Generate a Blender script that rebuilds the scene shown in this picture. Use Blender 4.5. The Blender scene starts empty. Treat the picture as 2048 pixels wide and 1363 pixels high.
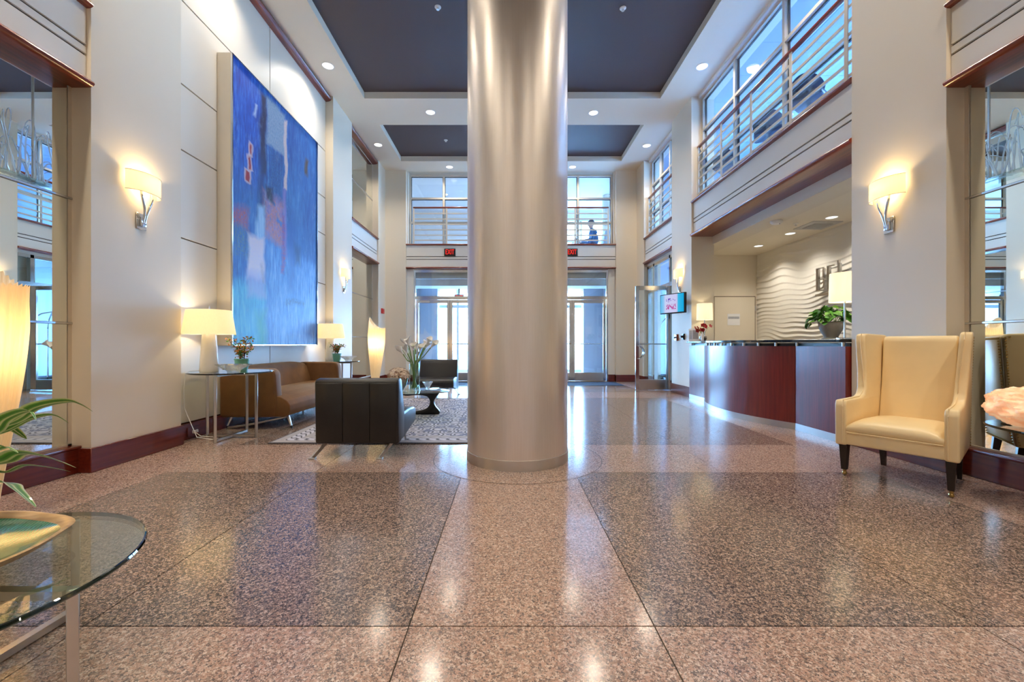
import bpy, bmesh, math, random
from mathutils import Vector, Matrix, Euler
random.seed(7)
SC = bpy.context.scene
COL = SC.collection
PI = math.pi
R = math.radians

# ------------------------------------------------------------------ camera
cd = bpy.data.cameras.new('camera')
cam = bpy.data.objects.new('camera', cd); COL.objects.link(cam)
cam.location = (-0.085, 0.0, 1.0); cam.rotation_euler = (PI / 2, 0, 0)
cd.sensor_width = 36.0; cd.lens = 850 / 2048 * 36
cd.shift_x = (1024 - 1015.5) / 2048; cd.shift_y = 6.0 / 2048
cd.clip_start = 0.05; cd.clip_end = 300
SC.camera = cam

# ------------------------------------------------------------------ world, exposure
SKY_STRENGTH = 27.0
EXPOSURE = 0.92
K = 1.0          # strength of the warm house lights
w = bpy.data.worlds.new('sky_world'); SC.world = w; w.use_nodes = True
nt = w.node_tree; nt.nodes.clear()
wo = nt.nodes.new('ShaderNodeOutputWorld'); wb = nt.nodes.new('ShaderNodeBackground')
wtc = nt.nodes.new('ShaderNodeTexCoord'); wsep = nt.nodes.new('ShaderNodeSeparateXYZ'); wr = nt.nodes.new('ShaderNodeValToRGB')
nt.links.new(wtc.outputs['Generated'], wsep.inputs[0]); nt.links.new(wsep.outputs['Z'], wr.inputs[0])
wr.color_ramp.elements[0].position = 0.0; wr.color_ramp.elements[0].color = (0.30, 0.56, 1.0, 1)
wr.color_ramp.elements[1].position = 0.8; wr.color_ramp.elements[1].color = (0.20, 0.45, 1.0, 1)
nt.links.new(wr.outputs[0], wb.inputs[0]); wb.inputs[1].default_value = SKY_STRENGTH
nt.links.new(wb.outputs[0], wo.inputs[0])
SC.view_settings.view_transform = 'Standard'
SC.view_settings.look = 'None'
SC.view_settings.gamma = 1.0
SC.view_settings.exposure = EXPOSURE
SC.view_settings.use_curve_mapping = False
cy = SC.cycles
cy.max_bounces = 9; cy.diffuse_bounces = 5; cy.glossy_bounces = 5; cy.transmission_bounces = 6; cy.transparent_max_bounces = 24
cy.caustics_reflective = False; cy.caustics_refractive = False; cy.sample_clamp_indirect = 6.0
cy.use_denoising = True


def portal(name, loc, rot, sx, sy):
    l = bpy.data.lights.new(name, 'AREA'); l.shape = 'RECTANGLE'; l.size = sx; l.size_y = sy
    l.cycles.is_portal = True
    o = bpy.data.objects.new(name, l); COL.objects.link(o); o.location = loc; o.rotation_euler = rot
    return o


portal('entrance_daylight_portal', (0, 14.35, 1.5), (-PI / 2, 0, 0), 5.4, 2.9)
portal('upper_room_daylight_portal', (2.0, 14.75, 4.4), (-PI / 2, 0, 0), 2.9, 2.0)
portal('gallery_daylight_portal', (6.75, 7.4, 4.4), (0, PI / 2, 0), 1.9, 6.6)
portal('side_room_daylight_portal', (6.15, 9.9, 1.5), (0, PI / 2, 0), 2.4, 1.3)


# ------------------------------------------------------------------ helpers
def S(r, g, b):
    def f(c):
        c /= 255.0
        return c / 12.92 if c <= 0.04045 else ((c + 0.055) / 1.055) ** 2.4
    return (f(r), f(g), f(b))


class NT:
    """small node tree builder"""
    def __init__(s, name):
        s.m = bpy.data.materials.new(name); s.m.use_nodes = True
        s.t = s.m.node_tree; s.t.nodes.clear()
        s.out = s.n('ShaderNodeOutputMaterial')

    def n(s, typ, **kw):
        nd = s.t.nodes.new(typ)
        for k, v in kw.items(): setattr(nd, k, v)
        return nd

    def l(s, a, b): s.t.links.new(a, b)

    def math(s, op, a, b=None, c=None, clamp=False):
        nd = s.n('ShaderNodeMath', operation=op); nd.use_clamp = clamp
        for i, v in enumerate((a, b, c)):
            if v is None: continue
            if isinstance(v, (int, float)): nd.inputs[i].default_value = v
            else: s.l(v, nd.inputs[i])
        return nd.outputs[0]

    def coord(s, which='Object'):
        return s.n('ShaderNodeTexCoord').outputs[which]

    def pos(s): return s.n('ShaderNodeNewGeometry').outputs['Position']

    def scale(s, vec, sc):
        nd = s.n('ShaderNodeMapping'); nd.inputs['Scale'].default_value = sc
        s.l(vec, nd.inputs['Vector']); return nd.outputs[0]

    def noise(s, vec, scale, detail=3, rough=.5, out=0):
        nd = s.n('ShaderNodeTexNoise'); nd.inputs['Scale'].default_value = scale
        nd.inputs['Detail'].default_value = detail; nd.inputs['Roughness'].default_value = rough
        s.l(vec, nd.inputs['Vector']); return nd.outputs[out]

    def ramp(s, fac, stops, interp='LINEAR'):
        nd = s.n('ShaderNodeValToRGB'); e = nd.color_ramp.elements
        nd.color_ramp.interpolation = interp
        while len(e) < len(stops): e.new(0.5)
        for i, (p, c) in enumerate(stops):
            e[i].position = p; e[i].color = (*c, 1)
        s.l(fac, nd.inputs[0]); return nd.outputs[0]

    def mix(s, fac, a, b, blend='MIX'):
        nd = s.n('ShaderNodeMix', data_type='RGBA', blend_type=blend)
        for i, v in ((0, fac), (6, a), (7, b)):
            if isinstance(v, (int, float)): nd.inputs[i].default_value = v
            elif isinstance(v, tuple): nd.inputs[i].default_value = (*v, 1)
            else: s.l(v, nd.inputs[i])
        return nd.outputs[2]

    def bsdf(s, color, rough=.5, metal=0.0, bump=None, bstr=.1, bdist=.01, **kw):
        p = s.n('ShaderNodeBsdfPrincipled')
        for nm, v in (('Base Color', color), ('Roughness', rough), ('Metallic', metal)):
            if isinstance(v, tuple): p.inputs[nm].default_value = (*v, 1)
            elif isinstance(v, (int, float)): p.inputs[nm].default_value = v
            else: s.l(v, p.inputs[nm])
        for k, v in kw.items():
            nm = k.replace('_', ' ')
            if isinstance(v, tuple): p.inputs[nm].default_value = (*v, 1)
            elif isinstance(v, (int, float)): p.inputs[nm].default_value = v
            else: s.l(v, p.inputs[nm])
        if bump is not None:
            b = s.n('ShaderNodeBump'); b.inputs['Strength'].default_value = bstr; b.inputs['Distance'].default_value = bdist
            s.l(bump, b.inputs['Height']); s.l(b.outputs[0], p.inputs['Normal'])
        return p.outputs[0]

    def done(s, shader):
        s.l(shader, s.out.inputs[0]); return s.m


def simple(name, col, rough=.5, metal=0.0, var=.06, scale=30, bump=.05, **kw):
    """principled with noise-driven colour variation and fine relief"""
    t = NT(name); v = t.coord()
    f = t.noise(v, scale)
    c = t.mix(f, tuple(max(0, x * (1 - var)) for x in col), tuple(min(1, x * (1 + var)) for x in col))
    return t.done(t.bsdf(c, rough, metal, bump=t.noise(v, scale * 6) if bump else None, bstr=bump, bdist=.004, **kw))


def emitter(name, col, strength, base=(.9, .9, .9)):
    t = NT(name)
    e = t.n('ShaderNodeEmission'); e.inputs[0].default_value = (*col, 1); e.inputs[1].default_value = strength
    return t.done(e.outputs[0])


def shade_mat(name, col, transl=.55, emit=0.0, ecol=(1, .8, .5), fold=None):
    t = NT(name); v = t.coord()
    f = t.noise(t.scale(v, (200, 200, 12)), 1.0, 4)
    c = t.mix(f, tuple(x * .88 for x in col), col)
    d = t.n('ShaderNodeBsdfDiffuse'); tr = t.n('ShaderNodeBsdfTranslucent'); mx = t.n('ShaderNodeMixShader')
    t.l(c, d.inputs[0]); t.l(c, tr.inputs[0]); mx.inputs[0].default_value = transl
    t.l(d.outputs[0], mx.inputs[1]); t.l(tr.outputs[0], mx.inputs[2])
    if emit:
        e = t.n('ShaderNodeEmission'); e.inputs[0].default_value = (*ecol, 1); e.inputs[1].default_value = emit
        a = t.n('ShaderNodeAddShader'); t.l(mx.outputs[0], a.inputs[0]); t.l(e.outputs[0], a.inputs[1])
        return t.done(a.outputs[0])
    return t.done(mx.outputs[0])


def glass_mat(name, tint=(.95, .98, .97), refl=1.0, rough=0.0):
    t = NT(name)
    tr = t.n('ShaderNodeBsdfTransparent'); tr.inputs[0].default_value = (*tint, 1)
    g = t.n('ShaderNodeBsdfGlossy'); g.inputs['Roughness'].default_value = rough; g.inputs[0].default_value = (.95, .97, 1, 1)
    lw = t.n('ShaderNodeLayerWeight'); lw.inputs[0].default_value = .5
    fr = t.math('MULTIPLY_ADD', t.math('POWER', lw.outputs['Facing'], 4.6), .93, .045)
    # smudges: a very faint procedural variation of the reflection
    f = t.math('MULTIPLY', fr, t.math('MULTIPLY_ADD', t.noise(t.coord(), 3.0), .15, refl - .07), clamp=True)
    mx = t.n('ShaderNodeMixShader'); t.l(f, mx.inputs[0]); t.l(tr.outputs[0], mx.inputs[1]); t.l(g.outputs[0], mx.inputs[2])
    return t.done(mx.outputs[0])


def crystal_mat(name, col=(1, 1, 1)):
    t = NT(name)
    tr = t.n('ShaderNodeBsdfTransparent'); tr.inputs[0].default_value = (.96, .98, .98, 1)
    g = t.n('ShaderNodeBsdfGlossy'); g.inputs['Roughness'].default_value = .02
    gl = t.n('ShaderNodeBsdfGlass'); gl.inputs['IOR'].default_value = 1.25; gl.inputs['Roughness'].default_value = .0
    lw = t.n('ShaderNodeLayerWeight'); lw.inputs[0].default_value = .5
    a = t.n('ShaderNodeMixShader'); a.inputs[0].default_value = .45; t.l(tr.outputs[0], a.inputs[1]); t.l(gl.outputs[0], a.inputs[2])
    mx = t.n('ShaderNodeMixShader'); t.l(t.math('MULTIPLY_ADD', t.math('POWER', lw.outputs['Facing'], 2.0), .6, t.math('MULTIPLY_ADD', t.noise(t.coord(), 20), .08, .10), clamp=True), mx.inputs[0])
    df = t.n('ShaderNodeBsdfTranslucent'); df.inputs[0].default_value = (.95, .97, .97, 1)
    a2 = t.n('ShaderNodeMixShader'); a2.inputs[0].default_value = .18; t.l(a.outputs[0], a2.inputs[1]); t.l(df.outputs[0], a2.inputs[2])
    t.l(a2.outputs[0], mx.inputs[1]); t.l(g.outputs[0], mx.inputs[2])
    return t.done(mx.outputs[0])


M = {}
M['plaster'] = simple('cream_plaster', S(232, 221, 201), .55, var=.015, scale=2, bump=.03)
M['panel'] = simple('white_panel', S(233, 225, 210), .45, var=.015, scale=3, bump=.02)
M['white'] = simple('white_paint', S(240, 236, 226), .5, var=.015, scale=3, bump=.02)
M['ceiling'] = simple('ceiling_white', S(240, 230, 210), .7, var=.01, scale=3, bump=.02)
M['coffer'] = simple('dark_coffer', S(78, 67, 70), .55, var=.06, scale=2, bump=.03)
M['joint'] = simple('dark_joint', S(70, 60, 50), .8, bump=0)
M['jointlight'] = simple('panel_joint', S(120, 104, 84), .8, bump=0)
M['black'] = simple('black_gasket', S(14, 16, 20), .4, bump=0)
M['chrome'] = simple('polished_steel', (.62, .63, .65), .14, 1.0, var=.04, scale=5, bump=.01)
M['nickel'] = simple('satin_nickel', (.62, .60, .57), .28, 1.0, var=.04, scale=20, bump=.02)
M['alu'] = simple('champagne_aluminium', S(214, 205, 190), .42, .35, var=.03, scale=10, bump=.01)
M['brass'] = simple('aged_brass', (.42, .28, .10), .3, 1.0, var=.08, scale=40)
M['leather'] = simple('charcoal_leather', S(27, 25, 26), .38, var=.18, scale=12, bump=.25)
M['cream_leather'] = simple('cream_leather', S(244, 220, 172), .36, var=.07, scale=6, bump=.12)
M['darkwood'] = simple('ebony_wood', S(30, 18, 13), .3, var=.2, scale=30)
M['blackwood'] = simple('black_lacquer_wood', S(12, 12, 14), .28, var=.2, scale=20)
M['stone_black'] = simple('black_granite', S(26, 30, 38), .12, var=.5, scale=160, bump=0)
M['granite'] = simple('grey_granite', S(168, 170, 178), .3, var=.35, scale=90, bump=.03)
M['glass'] = glass_mat('clear_glass')
M['glass_top'] = glass_mat('table_glass', (.86, .93, .88), 1.25)
M['glass_rim'] = glass_mat('table_glass_edge', (.02, .05, .05), 1.3)
M['crystal'] = crystal_mat('crystal')
M['mirrorlite'] = None
t = NT('mirror_silver'); M['mirror'] = t.done(t.bsdf(t.mix(t.noise(t.coord(), 1.5), (.80, .84, .80), (.84, .87, .83)), 0.0, 1.0))
M['red'] = simple('red_plastic', S(196, 24, 22), .35)
M['green'] = simple('plant_green', S(70, 130, 40), .4, var=.35, scale=8, bump=.1)
M['greenlight'] = simple('plant_green_light', S(120, 180, 60), .4, var=.3, scale=8, bump=.1)
M['stem'] = simple('stem_green', S(110, 140, 60), .45, var=.2)
M['petal_white'] = simple('lily_white', S(240, 236, 228), .4, var=.05)
M['petal_red'] = simple('orchid_red', S(170, 10, 26), .4, var=.25)
M['dryflower'] = simple('dried_hydrangea', S(226, 206, 186), .7, var=.2, scale=40)
M['dryleaf'] = simple('autumn_leaf', S(176, 110, 40), .6, var=.4, scale=30)
M['teal'] = simple('teal_ceramic', S(112, 176, 150), .3, var=.1)
M['pot_grey'] = simple('stone_pot', S(176, 168, 158), .5, var=.15, scale=25, bump=.2)
M['pot_cream'] = simple('woven_pot', S(222, 196, 150), .6, var=.12, scale=40, bump=.3)
M['pot_bronze'] = simple('bronze_pot', (.35, .30, .25), .22, .8, var=.1)
M['ceramic'] = simple('white_ceramic', S(245, 242, 232), .2, var=.02, bump=.01)
M['soil'] = simple('potting_soil', S(40, 28, 18), .9, var=.5, scale=60, bump=.5)
M['plastic_white'] = simple('white_plastic', S(242, 240, 236), .35, var=.02, bump=.01)
M['plastic_dark'] = simple('dark_plastic', S(20, 20, 24), .35, bump=.02)
M['blueshirt'] = simple('blue_jacket', S(20, 92, 150), .8, var=.15, scale=30, bump=.2)
M['jeans'] = simple('navy_trousers', S(22, 40, 84), .8, var=.15, scale=30, bump=.2)
M['skin'] = simple('skin', S(222, 170, 150), .5, var=.06, scale=12)
M['hair'] = simple('white_hair', S(226, 224, 220), .7, var=.1, scale=60)
M['mat'] = simple('entrance_mat', S(24, 34, 56), .85, var=.35, scale=90, bump=.5)
M['paper'] = simple('paper', S(238, 238, 240), .6, var=.02)
M['downlens'] = emitter('downlight_lens', (1, .97, .90), 1.2)
M['exitred'] = emitter('exit_red', (1, .03, .02), .75)
M['shade'] = shade_mat('linen_shade', S(250, 240, 215), .5, .16, (1, .80, .48))
M['counter_shade'] = shade_mat('counter_lamp_shade', S(250, 246, 230), .5, .18, (1, .90, .68))
M['sconce_shade'] = shade_mat('sconce_shade', S(252, 244, 224), .5, .16, (1, .84, .50))
M['lamp_paper'] = shade_mat('pleated_fibre', S(246, 222, 182), .6, .05, (1, .72, .36))
M['satin_floor'] = simple('vestibule_stone', S(150, 148, 150), .25, var=.2, scale=60)
M['pavement'] = simple('pavement', S(190, 188, 184), .8, var=.1, scale=3)
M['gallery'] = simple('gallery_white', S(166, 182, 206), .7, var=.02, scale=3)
M['vest'] = simple('vestibule_white', S(226, 226, 228), .6, var=.03, scale=3, bump=.02)
M['duct'] = simple('grille_metal', S(205, 203, 198), .5, bump=.01)


def wood(name, c0, c1, rough=.25, axis='X', sc=6):
    t = NT(name); v = t.coord()
    k = {'X': (.6, sc * 2, sc * 2), 'Y': (sc * 2, .6, sc * 2), 'Z': (sc * 2, sc * 2, .6)}[axis]
    f = t.noise(t.scale(v, k), 3.0, 6, .6)
    c = t.ramp(f, [(.3, c0), (.7, c1)])
    return t.done(t.bsdf(c, rough, bump=f, bstr=.04, bdist=.002, Coat_Weight=.4, Coat_Roughness=.15))


M['mahogany'] = wood('mahogany_trim', S(96, 30, 14), S(140, 56, 26), .28, 'Y')
M['mahogany_x'] = wood('mahogany_trim_x', S(96, 30, 14), S(140, 56, 26), .28, 'X')
M['mahogany_z'] = wood('mahogany_desk', S(98, 24, 20), S(132, 42, 30), .3, 'Z')
M['base'] = wood('mahogany_base', S(84, 22, 14), S(116, 38, 22), .25, 'Y')
M['base_x'] = wood('mahogany_base_x', S(84, 22, 14), S(116, 38, 22), .25, 'X')
M['dishwood'] = wood('dish_wood', S(170, 130, 84), S(216, 180, 130), .35, 'X', 10)


def terrazzo(name, pal, sc):
    t = NT(name); v = t.pos()
    vo = t.n('ShaderNodeTexVoronoi'); vo.inputs['Scale'].default_value = sc; t.l(v, vo.inputs['Vector'])
    sp = t.n('ShaderNodeSeparateColor'); t.l(vo.outputs['Color'], sp.inputs[0])
    n = len(pal)
    c = t.ramp(sp.outputs[0], [(i / n, p) for i, p in enumerate(pal)], 'CONSTANT')
    vo2 = t.n('ShaderNodeTexVoronoi'); vo2.inputs['Scale'].default_value = sc * 2.3; t.l(v, vo2.inputs['Vector'])
    sp2 = t.n('ShaderNodeSeparateColor'); t.l(vo2.outputs['Color'], sp2.inputs[0])
    c2 = t.ramp(sp2.outputs[1], [(i / n, p) for i, p in enumerate(pal[::-1])], 'CONSTANT')
    c = t.mix(t.math('GREATER_THAN', sp2.outputs[0], .62), c, c2)
    c = t.mix(t.math('MULTIPLY', t.noise(v, 1.3, 2), .25), c, pal[1], 'MIX')
    rg = t.math('MULTIPLY_ADD', t.noise(v, 2.5, 3), .05, .125)
    return t.done(t.bsdf(c, rg, Specular_IOR_Level=.75))


M['terrazzo_light'] = terrazzo('terrazzo_light', [S(200, 172, 156), S(160, 130, 116), S(218, 194, 178), S(128, 104, 94), S(184, 146, 130), S(98, 88, 86), S(194, 158, 140), S(150, 132, 122)], 118)
M['terrazzo_dark'] = terrazzo('terrazzo_dark', [S(88, 82, 82), S(146, 120, 108), S(52, 52, 58), S(182, 152, 134), S(104, 94, 90), S(40, 40, 48), S(136, 112, 100), S(196, 170, 154)], 118)


class MB:
    def __init__(s): s.bm = bmesh.new()

    def box(s, x0, x1, y0, y1, z0, z1, bev=0.0, seg=2, rot=None, about=None):
        mt = Matrix.Translation(((x0 + x1) / 2, (y0 + y1) / 2, (z0 + z1) / 2)) @ Matrix.Diagonal((abs(x1 - x0), abs(y1 - y0), abs(z1 - z0), 1))
        r = bmesh.ops.create_cube(s.bm, size=1, matrix=mt)
        vs = r['verts']
        if rot is not None:
            bmesh.ops.rotate(s.bm, verts=vs, cent=about or ((x0 + x1) / 2, (y0 + y1) / 2, (z0 + z1) / 2), matrix=Euler(rot).to_matrix())
        if bev:
            es = {e for v in vs for e in v.link_edges}
            bmesh.ops.bevel(s.bm, geom=list(es), offset=bev, segments=seg, profile=.5, affect='EDGES')
        return s

    def cyl(s, p0, p1, r0, r1=None, n=16, caps=True):
        r1 = r0 if r1 is None else r1
        p0 = Vector(p0); p1 = Vector(p1); d = (p1 - p0)
        q = d.to_track_quat('Z', 'Y').to_matrix()
        a = [s.bm.verts.new(p0 + q @ Vector((math.cos(2 * PI * i / n) * r0, math.sin(2 * PI * i / n) * r0, 0))) for i in range(n)]
        b = [s.bm.verts.new(p1 + q @ Vector((math.cos(2 * PI * i / n) * r1, math.sin(2 * PI * i / n) * r1, 0))) for i in range(n)]
        for i in range(n): s.bm.faces.new((a[i], a[(i + 1) % n], b[(i + 1) % n], b[i]))
        if caps: s.bm.faces.new(a[::-1]); s.bm.faces.new(b)
        return s

    def bar(s, p0, p1, w, h, up=(0, 0, 1)):
        """rectangular bar from p0 to p1: w across, h along up"""
        p0 = Vector(p0); p1 = Vector(p1); d = (p1 - p0).normalized(); u = Vector(up)
        sd = d.cross(u).normalized(); u = sd.cross(d).normalized()
        q = []
        for p in (p0, p1):
            q.append([s.bm.verts.new(p + sd * (w / 2 * i) + u * (h / 2 * j)) for i, j in ((-1, -1), (1, -1), (1, 1), (-1, 1))])
        a, b = q
        for i in range(4): s.bm.faces.new((a[i], a[(i + 1) % 4], b[(i + 1) % 4], b[i]))
        s.bm.faces.new(a[::-1]); s.bm.faces.new(b)
        return s

    def tube(s, pts, r, n=8, caps=True):
        pts = [Vector(p) for p in pts]; rs = r if isinstance(r, (list, tuple)) else [r] * len(pts)
        rings = []
        ref = Vector((0.3, 0.2, 0.93)).normalized()
        for i, p in enumerate(pts):
            d = (pts[min(i + 1, len(pts) - 1)] - pts[max(i - 1, 0)]).normalized()
            if abs(d.dot(ref)) > .97: a = d.cross(Vector((1, 0, 0))).normalized()
            else: a = d.cross(ref).normalized()
            b = d.cross(a).normalized()
            rings.append([s.bm.verts.new(p + (a * math.cos(2 * PI * k / n) + b * math.sin(2 * PI * k / n)) * rs[i]) for k in range(n)])
        for u, v in zip(rings, rings[1:]):
            for k in range(n): s.bm.faces.new((u[k], u[(k + 1) % n], v[(k + 1) % n], v[k]))
        if caps: s.bm.faces.new(rings[0][::-1]); s.bm.faces.new(rings[-1])
        return s

    def lathe(s, prof, c=(0, 0, 0), n=32, sx=1.0, sy=1.0, a0=0.0, a1=2 * PI):
        full = abs(a1 - a0 - 2 * PI) < 1e-6
        m = n if full else n + 1
        rings = []
        for r, z in prof:
            if r < 1e-6: rings.append([s.bm.verts.new((c[0], c[1], c[2] + z))])
            else: rings.append([s.bm.verts.new((c[0] + math.cos(a0 + (a1 - a0) * k / n) * r * sx, c[1] + math.sin(a0 + (a1 - a0) * k / n) * r * sy, c[2] + z)) for k in range(m)])
        for u, v in zip(rings, rings[1:]):
            for k in range(n):
                k2 = (k + 1) % m
                if len(u) == 1 and len(v) == 1: continue
                if len(u) == 1: s.bm.faces.new((u[0], v[k2], v[k]))
                elif len(v) == 1: s.bm.faces.new((u[k], u[k2], v[0]))
                else: s.bm.faces.new((u[k], u[k2], v[k2], v[k]))
        return s

    def prism(s, poly, axis, a0, a1, bev=0.0, seg=2):
        """poly: 2D points; axis X: (y,z), Y: (x,z), Z: (x,y)"""
        def P(u, v, a): return {'X': (a, u, v), 'Y': (u, a, v), 'Z': (u, v, a)}[axis]
        A = [s.bm.verts.new(P(u, v, a0)) for u, v in poly]; B = [s.bm.verts.new(P(u, v, a1)) for u, v in poly]
        n = len(poly)
        fs = [s.bm.faces.new(A[::-1]), s.bm.faces.new(B)]
        for i in range(n): fs.append(s.bm.faces.new((A[i], A[(i + 1) % n], B[(i + 1) % n], B[i])))
        bmesh.ops.recalc_face_normals(s.bm, faces=fs)
        if bev:
            es = list({e for f in fs for e in f.edges})
            bmesh.ops.bevel(s.bm, geom=es, offset=bev, segments=seg, profile=.5, affect='EDGES')
        return s

    def sphere(s, c, r, n=12, m=8, sc=(1, 1, 1)):
        mt = Matrix.Translation(c) @ Matrix.Diagonal((sc[0], sc[1], sc[2], 1))
        bmesh.ops.create_uvsphere(s.bm, u_segments=n, v_segments=m, radius=r, matrix=mt)
        return s

    def mesh(s, name='mesh', ang=38, smooth=True):
        bm = s.bm
        bmesh.ops.recalc_face_normals(bm, faces=bm.faces[:])
        me = bpy.data.meshes.new(name); bm.to_mesh(me); bm.free()
        if smooth:
            me.shade_smooth(); me.set_sharp_from_angle(angle=R(ang))
        return me

    def build(s, name, mat, parent=None, ang=38, smooth=True):
        return link(name, s.mesh(name, ang, smooth), mat, parent)


def link(name, me, mat, parent=None):
    if mat is not None and not me.materials: me.materials.append(M[mat] if isinstance(mat, str) else mat)
    o = bpy.data.objects.new(name, me); COL.objects.link(o)
    if parent is not None: o.parent = parent
    return o


def thing(name, label, cat, loc=(0, 0, 0), rotz=0.0, group=None):
    o = bpy.data.objects.new(name, None); COL.objects.link(o)
    o.empty_display_size = .1
    o.location = loc; o.rotation_euler = (0, 0, rotz); o['label'] = label; o['category'] = cat
    if group: o['group'] = group
    return o


def tag(o, label, cat, group=None):
    o['label'] = label; o['category'] = cat
    if group: o['group'] = group
    return o


def struct(o, label=None):
    o['kind'] = 'structure'
    if label: o['label'] = label
    return o


def bx(name, mat, x0, x1, y0, y1, z0, z1, parent=None, bev=0.0, seg=2):
    return MB().box(x0, x1, y0, y1, z0, z1, bev, seg).build(name, mat, parent)


def sbox(name, mat, x0, x1, y0, y1, z0, z1, bev=0.0):
    return struct(bx(name, mat, x0, x1, y0, y1, z0, z1, None, bev))


def dup(root, loc, rotz=None, label=None, group=None):
    r = root.copy(); COL.objects.link(r); r.location = loc
    if rotz is not None: r.rotation_euler = (0, 0, rotz)
    if label: r['label'] = label
    if group: r['group'] = group

    def rec(a, b):
        for ch in list(a.children):
            c = ch.copy(); COL.objects.link(c); c.parent = b; rec(ch, c)
    rec(root, r)
    return r


def point(name, loc, power, col, rad=.04, parent=None):
    l = bpy.data.lights.new(name, 'POINT'); l.energy = power * K; l.color = col; l.shadow_soft_size = rad
    o = bpy.data.objects.new(name, l); COL.objects.link(o); o.location = loc
    if parent is not None: o.parent = parent
    return o


def text_mesh(s, size, depth, bold=0.0):
    cu = bpy.data.curves.new('lettering', 'FONT'); cu.body = s; cu.size = size; cu.extrude = depth; cu.offset = bold
    cu.align_x = 'CENTER'; cu.align_y = 'CENTER'; cu.resolution_u = 3
    o = bpy.data.objects.new('lettering', cu); COL.objects.link(o)
    bpy.context.view_layer.update()
    me = bpy.data.meshes.new_from_object(o.evaluated_get(bpy.context.evaluated_depsgraph_get()))
    bpy.data.objects.remove(o); bpy.data.curves.remove(cu)
    return me


WX = 3.33          # face of the wall pillars
RX = 3.48          # recessed bays
ZC = 5.60          # ceiling
YB = 11.25         # back wall face

# ================================================================== STRUCTURE
# ---- floor: slab with terrazzo panels laid on it
floor = sbox('floor', 'joint', -3.9, 3.9, -1.4, 11.62, -.15, -.003)
floor['label'] = 'polished terrazzo floor of light bands around darker panels'
xs = [-3.62, -2.75, -1.59, -.435, .435, 1.59, 2.75, 3.62]
ys = [-1.35, 1.507, 3.317, 4.212, 6.05, 7.90, 8.85, 10.3, 11.6]
for j in range(len(ys) - 1):
    for i in range(len(xs) - 1):
        light = i in (0, 3, 6) or j in (0, 2, 5, 7)
        bx('floor_tile', 'terrazzo_light' if light else 'terrazzo_dark', xs[i] + .0025, xs[i + 1] - .0025, ys[j] + .0025, ys[j + 1] - .0025, -.03, 0, floor)
# round inlay about the column
MB().lathe([(.447, .0009), (.728, .0009)], (0, 3.764, 0), 64).build('inlay_ring', 'terrazzo_light', floor)
MB().lathe([(.728, .0011), (.734, .0011)], (0, 3.764, 0), 64).build('inlay_joint', 'joint', floor)

# ---- ceiling with three coffers
coff = [(-.4, 3.2), (4.3, 7.97), (8.93, 10.70)]
b = MB()
for s in (-1, 1): b.box(s * 2.775, s * 3.9, -1.4, 11.9, ZC, ZC + .125)
edges = [-1.4] + [v for c in coff for v in c] + [11.9]
for k in range(0, len(edges), 2): b.box(-2.775, 2.775, edges[k], edges[k + 1], ZC, ZC + .125)
ceil_o = struct(b.build('ceiling', 'ceiling'), 'white ceiling with dark coffers')
for y0, y1 in coff:
    bx('coffer_panel', 'coffer', -2.8, 2.8, y0 - .02, y1 + .02, ZC + .123, ZC + .2, ceil_o)

# ---- wall pillars
piers = [(-1.4, -.39), (3.31, 4.22), (7.90, 8.85), (10.66, 11.30)]
for s, nm in ((-1, 'left'), (1, 'right')):
    for k, (y0, y1) in enumerate(piers):
        p = struct(bx('wall_' + nm + '_pillar', 'plaster', s * WX, s * (3.75 if s > 0 else 3.9), y0, y1, 0, ZC))
        q = struct(MB().box(s * (WX - .018), s * (WX + .3), y0 - .018, y1 + (.018 if k < 3 else -.05), .0, .192, .004, 1).build('baseboard_' + nm, 'base'))


def groove_fascia(name, x0, x1, y0, y1, axis):
    """spandrel of three boards with two dark reveals. (x0 = face, x1 = back) for axis X; (y0 = face, y1 = back) for axis Y"""
    root = struct(bpy.data.objects.new(name, None)); COL.objects.link(root)
    for z0, z1 in ((3.04, 3.238), (3.256, 3.310), (3.328, 3.615)):
        bx('board', 'white', x0, x1, y0, y1, z0, z1, root, .002, 1)
    if axis == 'X':
        sg = 1 if x1 > x0 else -1
        bx('reveal', 'joint', x0 + sg * .018, x1, y0, y1, 3.2, 3.35, root)
    else:
        bx('reveal', 'joint', x0, x1, y0 + .018, y1, 3.2, 3.35, root)
    return root


def nose(s, xa, xb, y0, y1, z0, z1, name, mat='mahogany'):
    """moulding with a rounded nose at |x| = xa running along Y"""
    h = (z1 - z0)
    poly = [(s * xb, z0), (s * xb, z1)] + [(s * (xa + h * .9 * (1 - math.sin(a))), z0 + h * (.5 + .5 * math.cos(a))) for a in [PI * k / 8 for k in range(9)]]
    return struct(MB().prism(poly, 'Y', y0, y1).build(name, mat))


MIR = {}


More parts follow.
